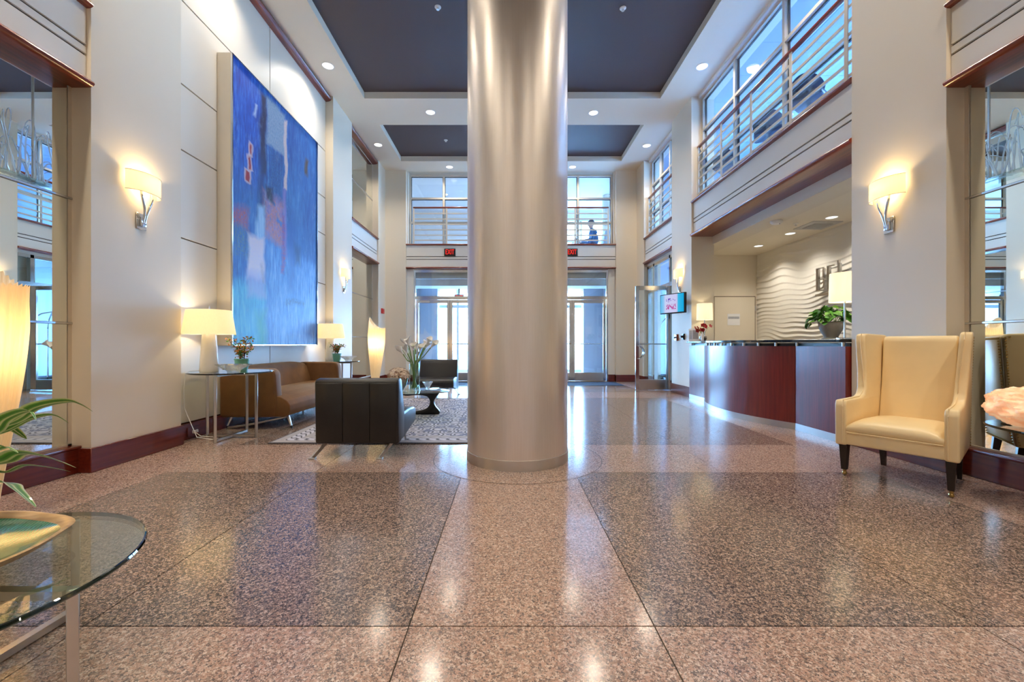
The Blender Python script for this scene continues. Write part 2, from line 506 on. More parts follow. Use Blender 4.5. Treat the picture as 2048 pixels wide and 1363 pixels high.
def mirror_bay(s, y0, y1, nm, labels, upper=True):
    sbox('wall_' + nm + '_bay', 'plaster', s * 3.50, s * 3.9, y0, y1, 0, ZC)
    r = thing('wall_mirror', labels[0], 'mirror', (s * 3.49, (y0 + y1) / 2, 0), 0, None)
    h = (y1 - y0) / 2
    for z0, z1 in ((.225, 1.150), (1.170, 2.118), (2.138, 3.0)):
        MB().box(-.008, .008, -h + .035, h - .035, z0, z1).build('pane', 'mirror', r)
    for z in (1.160, 2.128):
        MB().box(-s * .02, s * .008, -h, h, z - .009, z + .009, .003, 1).build('bar', 'chrome', r)
    fb = MB(); fb.box(-.018, .010, -h, -h + .03, .212, 3.0); fb.box(-.018, .010, h - .03, h, .212, 3.0); fb.box(-.018, .010, -h, h, .208, .226)
    fb.build('frame', 'alu', r)
    nose(s, WX - .03, 3.5, y0 - .0, y1 + .0, 2.995, 3.05, 'trim_cornice')
    groove_fascia('trim_fascia', s * 3.365, s * 3.52, y0, y1, 'X')
    nose(s, WX - .02, 3.52, y0, y1, 3.612, 3.655, 'trim_sill')
    if upper:
        u = thing('wall_mirror', labels[1], 'mirror', (s * 3.49, (y0 + y1) / 2, 0), 0, None)
        for z0, z1 in ((3.66, 4.59), (4.61, 5.50)):
            MB().box(-.008, .008, -h + .03, h - .03, z0, z1).build('pane', 'mirror', u)
        MB().box(-s * .02, s * .008, -h, h, 4.59, 4.61).build('bar', 'nickel', u)
        fb = MB(); fb.box(-.016, .010, -h, -h + .025, 3.655, 5.5); fb.box(-.016, .010, h - .025, h, 3.655, 5.5); fb.box(-.016, .010, -h, h, 5.485, 5.5)
        fb.build('frame', 'alu', u)
    nose(s, WX + .01, 3.52, y0, y1, 5.50, 5.595, 'trim_crown')
    # base under the mirror
    struct(MB().box(s * 3.415, s * 3.52, y0, y1, 0, .190, .004, 1).build('baseboard_' + nm, 'base'))
    struct(MB().box(s * 3.40, s * 3.52, y0, y1, .190, .212, .006, 2).build('baseboard_' + nm, 'base'))


mirror_bay(-1, -.39, 3.31, 'left', ('tall three-pane wall mirror behind the striped-leaf plant', 'upper mirror above the fascia over the striped-leaf plant'))
mirror_bay(1, -.39, 3.31, 'right', ('tall three-pane wall mirror beside the cream wing chair', 'upper mirror above the fascia over the cream wing chair'))
mirror_bay(-1, 8.85, 10.66, 'left', ('tall narrow wall mirror behind the glowing pleated lamp near the entrance', 'upper mirror between wooden sill and crown near the entrance'))

# ---- left panelled bay with the painting
wl = sbox('wall_left', 'jointlight', -3.9, -3.497, 4.22, 7.90, 0, ZC)
wl['label'] = 'left wall faced with cream panels'
zz = [.17, 2.10, 3.015, 3.70, 4.57, 5.52]
yy = [4.22, 6.05, 7.90]
for i in range(5):
    for j in range(2):
        MB().box(-3.50, -RX + .01, yy[j] + .006, yy[j + 1] - .006, zz[i] + .006, zz[i + 1] - .006, .003, 1).build('panel', 'panel', wl)
nose(-1, 3.36, 3.5, 4.22, 7.90, 5.50, 5.595, 'trim_crown')
struct(MB().box(-3.50, -3.435, 4.22, 7.90, 0, .165, .004, 1).build('baseboard_left', 'base'))

# ---- back wall
for s in (-1, 1):
    sbox('wall_back', 'plaster', s * 2.78, s * 3.9, YB, YB + .6, 0, ZC)
    struct(MB().box(s * 2.78 - s * .0, s * WX, YB - .018, YB + .1, 0, .185, .004, 1).build('baseboard_back', 'base_x'))
    sbox('trim_door_jamb', 'white', s * 2.60, s * 2.80, YB + .11, YB + .3, 0, 3.04)
    struct(bx('baseboard_back', 'base_x', s * 2.60, s * 2.782, YB + .09, YB + .2, 0, .185))
    sbox('trim_window_jamb', 'white', s * 2.74, s * 2.80, YB + .11, YB + .4, 3.66, ZC)
groove_fascia('trim_fascia', -2.78, 2.78, YB + .035, YB + .3, 'Y')


def nose_y(xa, xb, ya, yb, z0, z1, name):
    h = z1 - z0
    poly = [(yb, z0), (yb, z1)] + [(ya + h * .9 * (1 - math.sin(a)), z0 + h * (.5 + .5 * math.cos(a))) for a in [PI * k / 8 for k in range(9)]]
    return struct(MB().prism(poly, 'X', xa, xb).build(name, 'mahogany_x'))


nose_y(-2.78, 2.78, YB - .02, YB + .3, 2.995, 3.045, 'trim_cornice')
nose_y(-2.78, 2.78, YB - .02, YB + .3, 3.612, 3.655, 'trim_sill')
sbox('wall_rear', 'plaster', -3.9, 3.9, -1.6, -1.38, 0, ZC + .2)


# ---- windows and railings
def window(name, loc, rotz, width, z0, z1, vs, hs, fw=.05, label=None):
    r = bpy.data.objects.new(name, None); COL.objects.link(r); struct(r, label)
    r.location = loc; r.rotation_euler = (0, 0, rotz)
    b = MB()
    b.box(0, fw, -.04, .04, z0, z1); b.box(width - fw, width, -.04, .04, z0, z1)
    b.box(fw, width - fw, -.04, .04, z0, z0 + .03); b.box(fw, width - fw, -.04, .04, z1 - fw, z1)
    b.build('frame', 'alu', r)
    for v in vs: bx('mullion', 'alu', v - fw / 2, v + fw / 2, -.04, .04, z0 + .03, z1 - fw, r)
    ex = [fw] + [q for v in vs for q in (v - fw / 2, v + fw / 2)] + [width - fw]
    ez = [z0 + .03] + [q for h in hs for q in (h - .022, h + .022)] + [z1 - fw]
    for i in range(0, len(ex), 2):
        for h in hs: bx('transom', 'alu', ex[i], ex[i + 1], -.038, .038, h - .022, h + .022, r)
        for j in range(0, len(ez), 2):
            p = bx('pane', 'glass', ex[i], ex[i + 1], -.004, .004, ez[j], ez[j + 1], r)
            g = MB(); t_ = .012
            g.box(ex[i], ex[i] + t_, -.03, -.005, ez[j], ez[j + 1]); g.box(ex[i + 1] - t_, ex[i + 1], -.03, -.005, ez[j], ez[j + 1])
            g.box(ex[i] + t_, ex[i + 1] - t_, -.03, -.005, ez[j + 1] - t_, ez[j + 1])
            g.build('gasket', 'black', p)
    return r


def railing(label, loc, rotz, length, posts, ends=(0, 0)):
    r = thing('railing', label, 'railing', loc, rotz)
    hb = MB(); hb.box(0, length, -.03, .03, 4.625, 4.665, .012, 3); hb.build('handrail', 'mahogany_x', r)
    for z in (4.49, 4.345, 4.20, 4.055, 3.91, 3.775):
        bx('rail', 'alu', 0.004, length - .004, -.009, .009, z - .016, z + .016, r)
    for p in posts:
        bx('post', 'alu', p - .022, p + .022, .009, .022, 3.655, 4.625, r)
    return r


# rotz = +90 deg: local x -> +Y, local y -> -X ; so local -y is the outer (gallery) side
window('window_1', (3.56, 4.24, 0), PI / 2, 3.66, 3.655, 5.56, [1.32, 2.53], [4.27, 4.95], label='gallery window above the reception desk')
window('window_2', (3.56, 8.85, 0), PI / 2, 1.81, 3.655, 5.56, [.62, 1.22], [4.27, 4.95], label='gallery window above the open side door')
window('window_3', (2.74, YB + .24, 0), PI, 5.48, 3.655, 5.56, [.93, 2.14, 3.34, 4.55], [4.27, 4.92], label='upper window over the entrance doors')
railing('long gallery railing with dark wood handrail above the reception desk', (3.455, 4.225, 0), PI / 2, 3.67, [.20, 1.07, 1.93, 2.79, 3.64])
railing('short gallery railing with dark wood handrail above the open side door', (3.455, 8.855, 0), PI / 2, 1.80, [.03, .9, 1.77])
railing('railing with dark wood handrail over the entrance doors', (2.62, YB + .13, 0), PI, 5.24, [.02, .9, 1.8, 2.62, 3.44, 4.34, 5.22])
for y0, y1 in ((4.22, 7.90), (8.85, 10.66)):
    groove_fascia('trim_fascia', 3.365, 3.70, y0, y1, 'X')
    nose(1, WX - .03, 3.72, y0, y1, 2.995, 3.05, 'trim_cornice')
    nose(1, WX - .02, 3.62, y0, y1, 3.612, 3.655, 'trim_sill')
    sbox('trim_head', 'white', 3.45, 3.75, y0, y1, 5.545, ZC)

# ---- gallery behind the right windows
sbox('floor_gallery', 'gallery', 3.60, 6.8, 4.0, 11.2, 3.20, 3.38)
gc = sbox('ceiling_gallery', 'joint', 3.62, 6.8, 4.0, 11.2, 5.575, 5.72)
for i in range(4):
    for j in range(9):
        bx('ceiling_tile', 'gallery', 3.64 + i * .79, 3.64 + i * .79 + .783, 4.03 + j * .8, 4.03 + j * .8 + .793, 5.562, 5.58, gc)
sbox('wall_gallery', 'gallery', 3.6, 6.8, 3.9, 4.0, 3.2, 5.6)
sbox('wall_gallery', 'gallery', 3.6, 6.8, 11.2, 11.3, 0, 5.6)
for y0, y1 in ((4.0, 4.3), (6.1, 6.4), (8.1, 8.4), (10.2, 11.2)):
    sbox('wall_gallery', 'gallery', 6.6, 6.8, y0, y1, 3.38, 5.56)
sbox('wall_gallery', 'gallery', 6.6, 6.8, 4.0, 11.2, 3.38, 3.6); sbox('wall_gallery', 'gallery', 6.6, 6.8, 4.3, 10.2, 5.2, 5.56)
for k, (y0, y1) in enumerate(((4.3, 6.1), (6.4, 8.1), (8.4, 10.2))):
    window('window_%d' % (k + 4), (6.70, y0, 0), PI / 2, y1 - y0, 3.6, 5.2, [(y1 - y0) / 2], [4.4], label='gallery outer window')

# ---- reception recess
sbox('wall_reception_near', 'plaster', 3.75, 5.6, 4.05, 4.2, 0, 3.05)
wf = sbox('wall_reception_far', 'plaster', 3.60, 5.6, 9.34, 9.42, 0, 3.05)
sbox('wall_reception_side', 'plaster', 3.70, 3.76, 8.85, 9.34, 0, 3.05)
sbox('floor_reception', 'satin_floor', 3.9, 5.6, 4.2, 9.42, -.15, 0)
sbox('trim_soffit', 'plaster', 3.725, 4.085, 4.2, 9.34, 2.85, 3.18)
sbox('ceiling_reception', 'ceiling', 4.06, 5.6, 4.2, 9.34, 2.95, 3.18)
sbox('ceiling_reception', 'plaster', 3.5, 3.74, 4.2, 9.34, 3.03, 3.18)


def wave(y, z):
    q = z + .038 * math.sin(3.1 * y + 1.3 * z) + .022 * math.sin(6.3 * y - 2.3 * z + 1.0) + .035 * math.sin(1.3 * y + 4.6 * z)
    ph = 17.0 * q - 1.9 * q * q
    f = ph % 1.0
    f = 1 - f
    rdg = f / .80 if f < .80 else (1 - f) / .20
    amp = .55 + .45 * math.sin(2.1 * y + 3.3 * z + .6 * math.sin(5 * z))
    return .004 + .024 * amp * (rdg ** 1.4)


ny, nz = 150, 420
vv, ff = [], []
for i in range(ny + 1):
    for j in range(nz + 1):
        y = 4.2 + 5.14 * i / ny; z = 2.95 * j / nz
        vv.append((5.40 - wave(y, z), y, z))
for i in range(ny):
    for j in range(nz):
        a = i * (nz + 1) + j
        ff.append((a, a + 1, a + nz + 2, a + nz + 1))
me = bpy.data.meshes.new('wave_wall'); me.from_pydata(vv, [], ff); me.shade_smooth()
struct(link('wall_reception_wave', me, 'white'), 'white wall carved in flowing waves behind the desk')
sbox('wall_reception_back', 'plaster', 5.42, 5.6, 4.2, 9.42, 0, 3.05)
dr = struct(bx('door_1', 'plaster', 4.45, 5.33, 9.315, 9.345, .01, 2.03), 'plain cream door behind the reception desk')
fb = MB(); fb.box(4.435, 4.447, 9.318, 9.342, 0, 2.045); fb.box(5.333, 5.345, 9.318, 9.342, 0, 2.045); fb.box(4.435, 5.345, 9.318, 9.342, 2.034, 2.046)
fb.build('reveal', 'jointlight', dr)
for z in (1.78, .25): MB().cyl((5.342, 9.308, z - .06), (5.342, 9.308, z + .06), .012, n=10).build('hinge', 'nickel', dr)

# ---- side door bay (right, beyond the second pillar)
r = bpy.data.objects.new('door_2', None); COL.objects.link(r); struct(r, 'steel framed glass front of the side room')
for y0, y1 in ((8.86, 8.93), (9.17, 9.24), (10.17, 10.24), (10.60, 10.66)):
    bx('post', 'chrome', 3.42, 3.50, y0, y1, 0, 2.93, r)
bx('header', 'chrome', 3.42, 3.50, 8.86, 10.66, 2.86, 2.93, r)
bx('transom_bar', 'chrome', 3.415, 3.505, 8.93, 10.6, 2.25, 2.34, r)
bx('sill_bar', 'nickel', 3.43, 3.49, 10.24, 10.6, 0, .22, r)
for y0, y1, z0 in ((8.93, 9.17, .0), (9.24, 10.17, 2.34), (10.24, 10.6, .22)):
    bx('pane', 'glass', 3.456, 3.464, y0, y1, z0, 2.25 if z0 < 1 else 2.86, r)
bx('pane', 'glass', 3.456, 3.464, 8.93, 9.17, 2.34, 2.86, r); bx('pane', 'glass', 3.456, 3.464, 10.24, 10.6, 2.34, 2.86, r)
sbox('trim_head', 'plaster', 3.42, 3.72, 8.85, 10.66, 2.93, 3.0)


def glass_door(name, label, loc, rotz, wdt, h, ring=False, notice=False):
    """leaf: hinge at local x = 0, extends to +x"""
    r = bpy.data.objects.new(name, None); COL.objects.link(r); struct(r, label); r.location = loc; r.rotation_euler = (0, 0, rotz)
    bx('stile', 'chrome', 0, .075, -.022, .022, .01, h, r, .003, 1); bx('stile', 'chrome', wdt - .075, wdt, -.022, .022, .01, h, r, .003, 1)
    bx('top_rail', 'chrome', .075, wdt - .075, -.022, .022, h - .09, h, r)
    bx('bottom_rail', 'nickel', .075, wdt - .075, -.022, .022, .01, .23, r)
    bx('pane', 'glass', .075, wdt - .075, -.005, .005, .23, h - .09, r)
    pb = MB(); pb.tube([(.04, -.022, 1.0), (.04, -.07, 1.0), (wdt - .04, -.07, 1.0), (wdt - .04, -.022, 1.0)], .014, 10); pb.build('push_bar', 'chrome', r)
    if ring:
        pts = [(wdt - .05 - .13 * math.sin(a), .045, .82 + .14 * math.cos(a)) for a in [PI * k / 14 for k in range(15)]]
        pts = [(wdt - .05, .02, .96)] + pts + [(wdt - .05, .02, .68)]
        MB().tube(pts, .011, 8).build('handle', 'chrome', r)
        q = [(x, -y, z) for x, y, z in pts]
        MB().tube(q, .011, 8).build('handle', 'chrome', r)
    MB().box(.1, .38, -.06, -.022, h - .075, h - .02, .006, 1).build('closer', 'nickel', r)
    if notice:
        bx('notice', 'paper', wdt / 2 - .1, wdt / 2 + .1, .005, .007, 1.06, 1.32, r)
    return r


glass_door('door_3', 'open glass door leaf with ring pull standing out into the lobby', (3.43, 9.24, 0), PI, .74, 2.26, ring=True)

# side room
sbox('floor_side', 'satin_floor', 3.9, 6.2, 9.42, 11.2, -.15, 0)
sbox('ceiling_side', 'gallery', 3.5, 6.2, 9.42, 11.2, 3.0, 3.2)
sbox('wall_side', 'gallery', 6.0, 6.2, 9.42, 11.2, 0, .3); sbox('wall_side', 'gallery', 6.0, 6.2, 9.42, 11.2, 2.75, 3.0)
sbox('wall_side', 'gallery', 6.0, 6.2, 9.42, 9.55, .3, 2.75); sbox('wall_side', 'gallery', 6.0, 6.2, 10.9, 11.2, .3, 2.75)
window('window_7', (6.1, 9.55, 0), PI / 2, 1.35, .3, 2.75, [.67], [1.1], label='window of the side room')

# ---- entrance doors
YD = YB + .17
r = bpy.data.objects.new('door_4', None); COL.objects.link(r); struct(r, 'polished steel frame of the entrance doors')
for x in (-2.58, -.70, .70, 2.58):
    bx('post', 'chrome', x - .025, x + .025, YD - .04, YD + .04, 0, 2.99, r)
for x0, x1 in ((-2.555, -.725), (-.675, .675), (.725, 2.555)):
    bx('header', 'chrome', x0, x1, YD - .04, YD + .04, 2.915, 2.99, r)
    bx('transom_bar', 'chrome', x0, x1, YD - .045, YD + .045, 2.19, 2.28, r)
    bx('transom_pane', 'glass', x0, x1, YD - .005, YD + .005, 2.28, 2.915, r)
    bx('threshold', 'brass', x0, x1, YD - .06, YD + .06, -.002, .012, r)
bx('pane', 'glass', -.675, .675, YD - .005, YD + .005, .2, 2.19, r); bx('kick_plate', 'nickel', -.675, .675, YD - .03, YD + .03, .012, .2, r)
glass_door('door_5', 'outer left leaf of the left entrance pair', (-2.55, YD, .005), 0, .91, 2.18)
glass_door('door_6', 'right leaf of the left entrance pair', (-.73, YD, .005), PI, .91, 2.18)
glass_door('door_7', 'left leaf of the right entrance pair', (.73, YD, .005), 0, .91, 2.18)
glass_door('door_8', 'outer right leaf of the right entrance pair', (2.55, YD, .005), PI, .91, 2.18)

# ---- vestibule
sbox('floor_vestibule', 'vest', -3.5, 3.5, 11.62, 15.0, -.15, 0)
sbox('ceiling_vestibule', 'vest', -3.6, 3.6, 11.55, 15.0, 2.78, 3.2)
sbox('trim_vestibule_soffit', 'vest', -3.0, 3.0, 11.7, 12.3, 2.60, 2.79)
for s in (-1, 1):
    sbox('wall_vestibule', 'granite', s * 2.85, s * 3.5, 11.85, 15.0, 0, 2.8)
    sbox('pillar_granite', 'granite', s * 2.25, s * 2.86, 13.1, 13.5, 0, 2.8)
r = bpy.data.objects.new('door_9', None); COL.objects.link(r); struct(r, 'outer street doors beyond the vestibule')
for x in (-2.6, -1.75, -.55, .55, 1.75, 2.6):
    bx('post', 'nickel', x - .04, x + .04, 14.16, 14.24, 0, 2.78, r)
bx('transom_bar', 'nickel', -2.6, 2.6, 14.15, 14.25, 2.2, 2.3, r)
for x0, x1 in ((-2.56, -1.79), (-1.71, -.59), (-.51, .51), (.59, 1.71), (1.79, 2.56)):
    bx('pane', 'glass', x0, x1, 14.195, 14.205, .15, 2.2, r); bx('transom_pane', 'glass', x0, x1, 14.195, 14.205, 2.3, 2.78, r)
    bx('kick_plate', 'nickel', x0, x1, 14.17, 14.23, 0, .15, r)
bx('push_bar', 'nickel', -1.71, -.59, 14.10, 14.13, .98, 1.02, r); bx('push_bar', 'nickel', .59, 1.71, 14.10, 14.13, .98, 1.02, r)
sbox('pavement', 'pavement', -40, 40, 15.0, 60, -.3, -.02)
sbox('pavement', 'pavement', 3.9, 40, -20, 14.9, -.4, -.16)

# ---- upper room over the vestibule
sbox('floor_upper', 'vest', -3.5, 3.9, 11.55, 15.0, 3.2, 3.40)
sbox('ceiling_upper', 'vest', -3.6, 3.9, 11.55, 15.0, 5.57, 5.8)
sbox('wall_upper', 'vest', -3.6, .5, 14.6, 14.8, 3.4, 5.57)
sbox('wall_upper', 'vest', 3.4, 3.9, 14.6, 14.8, 3.4, 5.57)
sbox('wall_upper', 'vest', -3.6, -3.4, 11.85, 14.6, 3.4, 5.57)
sbox('wall_upper', 'vest', 3.5, 3.7, 11.85, 14.6, 3.4, 5.57)
sbox('wall_upper', 'vest', .5, 3.4, 14.6, 14.8, 5.3, 5.57)
window('window_8', (3.4, 14.7, 0), PI, 2.9, 3.45, 5.3, [.95, 1.9], [4.55], label='outer window of the upper room')
struct(MB().cyl((2.96, 13.1, 3.4), (2.96, 13.1, 5.57), .13, n=24).build('pillar_upper', 'plaster'), 'round pillar behind the seated man upstairs')

# ---- the big column
cl = struct(MB().lathe([(.0, .085), (.440, .085), (.440, ZC)], (0, 3.764, 0), 96).build('column', None), 'broad brushed metal column in the middle of the lobby')
t = NT('brushed_column'); v = t.coord()
st = t.noise(t.scale(v, (30, 30, .8)), 4.0, 5, .6)
hz = t.noise(t.scale(v, (6, 6, 160)), 2.0, 3, .5)
c = t.mix(st, S(220, 210, 202), S(234, 226, 220))
rr = t.math('MULTIPLY_ADD', hz, .10, .30)
M['column'] = t.done(t.bsdf(c, rr, .72, bump=hz, bstr=.05, bdist=.002))
cl.data.materials.append(M['column'])
MB().lathe([(.446, 0), (.446, .083), (.442, .085), (.0, .085)], (0, 3.764, 0), 96).build('base_band', 'nickel', cl)

# ================================================================== FURNITURE
# ---- patterned rug
t = NT('patterned_rug'); v = t.coord(); sep = t.n('ShaderNodeSeparateXYZ'); t.l(v, sep.inputs[0])
X_, Y_ = sep.outputs[0], sep.outputs[1]


def cells(sx, sy, ox=0, oy=0):
    nd = t.n('ShaderNodeMapping'); nd.inputs['Scale'].default_value = (sx, sy, 0); nd.inputs['Location'].default_value = (ox, oy, 0); t.l(v, nd.inputs[0])
    wv = t.n('ShaderNodeVectorMath', operation='ADD'); t.l(nd.outputs[0], wv.inputs[0])
    nz_ = t.n('ShaderNodeTexNoise'); nz_.inputs['Scale'].default_value = 3.0; t.l(v, nz_.inputs['Vector'])
    sc_ = t.n('ShaderNodeVectorMath', operation='SCALE'); t.l(nz_.outputs['Color'], sc_.inputs[0]); sc_.inputs[3].default_value = .35
    t.l(sc_.outputs[0], wv.inputs[1])
    fr = t.n('ShaderNodeVectorMath', operation='FRACTION'); t.l(wv.outputs[0], fr.inputs[0])
    sb = t.n('ShaderNodeVectorMath', operation='SUBTRACT'); t.l(fr.outputs[0], sb.inputs[0]); sb.inputs[1].default_value = (.5, .5, 0)
    ln = t.n('ShaderNodeVectorMath', operation='LENGTH'); t.l(sb.outputs[0], ln.inputs[0]); return ln.outputs[1]


d1 = cells(3.4, 3.4); d2 = cells(3.4, 3.4, .5, .5)
rings = t.math('SINE', t.math('MULTIPLY', t.math('MINIMUM', d1, d2), 52.0))
cream, ink, sand, slate = S(196, 194, 206), S(26, 30, 52), S(164, 158, 160), S(84, 92, 124)
field = t.mix(t.math('GREATER_THAN', rings, .25), cream, ink)
field = t.mix(t.math('GREATER_THAN', t.noise(v, 9.0, 2), .56), field, slate)
ex_ = t.math('SUBTRACT', 1.20, t.math('ABSOLUTE', X_)); ey_ = t.math('SUBTRACT', 1.76, t.math('ABSOLUTE', Y_))
e_ = t.math('MINIMUM', ex_, ey_)
wavebar = t.math('SINE', t.math('ADD', t.math('MULTIPLY', t.math('ADD', X_, Y_), 60.0), t.math('MULTIPLY', t.math('SINE', t.math('MULTIPLY', e_, 60.0)), 1.4)))
border = t.mix(t.math('GREATER_THAN', wavebar, .55), cream, ink)
border = t.mix(t.math('GREATER_THAN', t.math('ABSOLUTE', t.math('SUBTRACT', e_, .17)), .065), border, sand)
c = t.mix(t.math('GREATER_THAN', e_, .32), border, field)
c = t.mix(t.math('LESS_THAN', e_, .02), c, ink)
c = t.mix(t.math('MULTIPLY', t.noise(v, 140, 2), .5), c, sand)
M['rug'] = t.done(t.bsdf(c, .9, bump=t.noise(v, 220, 2), bstr=.5, bdist=.004))
rg = MB().box(-1.20, 1.20, -1.76, 1.76, 0, .011, .004, 1).build('area_rug', 'rug'); rg.location = (-1.29, 6.02, .0)
tag(rg, 'large blue and cream patterned rug under the coffee table', 'rug')

# ---- brown velvet sofa
t = NT('brown_velvet'); v = t.coord()
lw = t.n('ShaderNodeLayerWeight'); lw.inputs[0].default_value = .35
f = t.noise(v, 7.0, 4)
c = t.mix(f, S(86, 52, 20), S(126, 84, 40))
M['velvet'] = t.done(t.bsdf(c, .75, bump=t.noise(v, 160, 2), bstr=.25, bdist=.003, Sheen_Weight=.6, Sheen_Roughness=.4, Sheen_Tint=S(214, 178, 132)))
sf = thing('sofa', 'brown velvet two-arm sofa under the large blue painting', 'sofa', (-3.05, 5.97, 0))
L = 1.0
# seat: a long profile with a rolled front lip
prof = [(-.36, .14), (.33, .14), (.385, .165), (.41, .22), (.405, .285), (.37, .335), (.30, .375), (.18, .405), (0, .42), (-.30, .415), (-.36, .40)]
MB().prism(prof, 'Y', -L + .02, L - .02, .012, 2).build('seat', 'velvet', sf, 50)
# arched back
b = MB(); n = 24
bp = []
for k in range(n + 1):
    y = -L + .12 + (2 * L - .24) * k / n
    u = (y / (L - .12)); top = .735 - .05 * abs(u) ** 5
    bow = .05 * (1 - u * u)
    row = [(-.385, .15), (-.40, .45), (-.39, top - .03), (-.36, top), (-.30 - bow * .2, top - .004), (-.26 - bow * .3, top - .04), (-.20 - bow * .3, .45), (-.19, .30)]
    bp.append([b.bm.verts.new((x, y, z)) for x, z in row])
for p, q in zip(bp, bp[1:]):
    for k in range(8): b.bm.faces.new((p[k], p[(k + 1) % 8], q[(k + 1) % 8], q[k]))
b.bm.faces.new(bp[0]); b.bm.faces.new(bp[-1][::-1])
b.build('backrest', 'velvet', sf, 50)
for s in (-1, 1):
    b = MB(); poly = [(-.41, .14), (.235, .14), (.262, .30), (.235, .66), (.20, .705), (.14, .71), (-.38, .712), (-.415, .68)]
    y0, y1 = (-L, -L + .15) if s < 0 else (L - .15, L)
    b.prism(poly, 'Y', y0, y1, .03, 3); b.build('armrest', 'velvet', sf, 55)
    st = MB(); st.tube([(-.34, s * (L - .05), .012), (-.05, s * (L - .06), .055), (.33, s * (L - .12), .135)], .014, 10); st.build('stretcher', 'nickel', sf)
    for x, xf in ((.33, .405), (-.33, -.36)):
        lg = MB(); lg.cyl((x, s * (L - .12), .15), (xf - .01 * (x > 0), s * (L - .075), .03), .020, .013, 12); lo = lg.build('leg', 'nickel', sf)
        MB().cyl((xf - .01 * (x > 0), s * (L - .075), .03), (xf, s * (L - .07), 0), .0135, .011, 12).build('foot', 'black', lo)


# ---- black leather slipper chairs
def slipper_chair(label, loc, rotz):
    r = thing('lounge_chair', label, 'chair', loc, rotz, 'black leather lounge chairs')
    W = .365
    # shell: side profile in (y, z), back at y = 0
    back = [(.03, .12), (-.02, .13), (-.035, .66), (-.02, .69), (.06, .70), (.10, .685), (.125, .63), (.21, .36), (.20, .15)]
    MB().prism(back, 'X', -W, W, .018, 3).build('backrest', 'leather', r, 50)
    seat = [(.05, .125), (.22, .135), (.66, .20), (.70, .22), (.715, .29), (.70, .335), (.64, .358), (.45, .372), (.22, .37), (.10, .35)]
    MB().prism(seat, 'X', -W + .004, W - .004, .02, 3).build('seat', 'leather', r, 50)
    for i in range(3):
        x0 = -W + .012 + i * (2 * W - .024) / 3; x1 = x0 + (2 * W - .024) / 3 - .004
        MB().prism([(-.020, .145), (-.034, .66), (-.040, .655), (-.030, .15)], 'X', x0, x1, .002, 1).build('back_panel', 'leather', r, 50)
    for s in (-1, 1):
        b = MB(); b.bar((s * W * .80, .06, .13), (s * W * .80 - .085, -.035, .012), .034, .010, (1, 0, .3))
        b.box(s * W * .80 - .115, s * W * .80 - .06, -.06, -.015, 0, .012, .002, 1)
        b.build('leg', 'nickel', r)
        MB().cyl((s * W * .72, .60, .20), (s * W * .72, .665, 0), .014, .010, 10).build('leg', 'nickel', r)
    return r


slipper_chair('black leather lounge chair with its back turned, near edge of the rug', (-1.405, 3.735, 0), 0)
slipper_chair('black leather lounge chair facing out, near the entrance doors', (-1.43, 8.42, 0), PI)

# ---- coffee table
ct = thing('coffee_table', 'glass coffee table on curved black wood base, on the rug', 'table', (-1.42, 5.75, .011))


def smooth_loop(pts, n=8):
    out = []; m = len(pts)
    for i in range(m):
        p0, p1, p2, p3 = (Vector(pts[(i + k - 1) % m]) for k in range(4))
        for k in range(n):
            u = k / n
            out.append(tuple(.5 * ((2 * p1) + (p2 - p0) * u + (2 * p0 - 5 * p1 + 4 * p2 - p3) * u * u + (3 * p1 - p0 - 3 * p2 + p3) * u ** 3)))
    return out


base = [(-.52, .365), (-.25, .372), (.03, .372), (.045, .32), (-.005, .25), (-.045, .18), (-.02, .11), (.03, .05), (.02, 0), (-.12, -.0), (-.30, .0), (-.31, .04), (-.21, .06), (-.13, .10), (-.10, .18), (-.15, .255), (-.30, .27), (-.44, .26), (-.52, .30)]
b = MB(); b.prism(smooth_loop([(x + .34, z) for x, z in base], 4), 'Y', .22, .29, .008, 2); b.build('base', 'blackwood', ct)
b = MB(); b.prism(smooth_loop([(-x - .34, z) for x, z in base], 4), 'Y', -.035, .035, .008, 2)
bmesh.ops.rotate(b.bm, verts=b.bm.verts[:], cent=(0, 0, 0), matrix=Matrix.Rotation(R(-62), 3, 'Z'))
bmesh.ops.translate(b.bm, verts=b.bm.verts[:], vec=(-.16, .0, 0))
b.build('base', 'blackwood', ct)
tri = smooth_loop([(.58, -.34), (.50, .02), (.25, .42), (-.12, .50), (-.55, .30), (-.62, .02), (-.38, -.40), (0, -.56), (.40, -.50)], 6)
b = MB(); b.prism(tri, 'Z', .376, .392, .004, 2); b.build('glass_top', 'glass_top', ct)
b = MB(); b.prism([(x * .985, y * .985) for x, y in tri], 'Z', .3755, .3775); b.build('glass_edge', 'glass_rim', ct) if False else b.bm.free()
TZ = .011 + .393


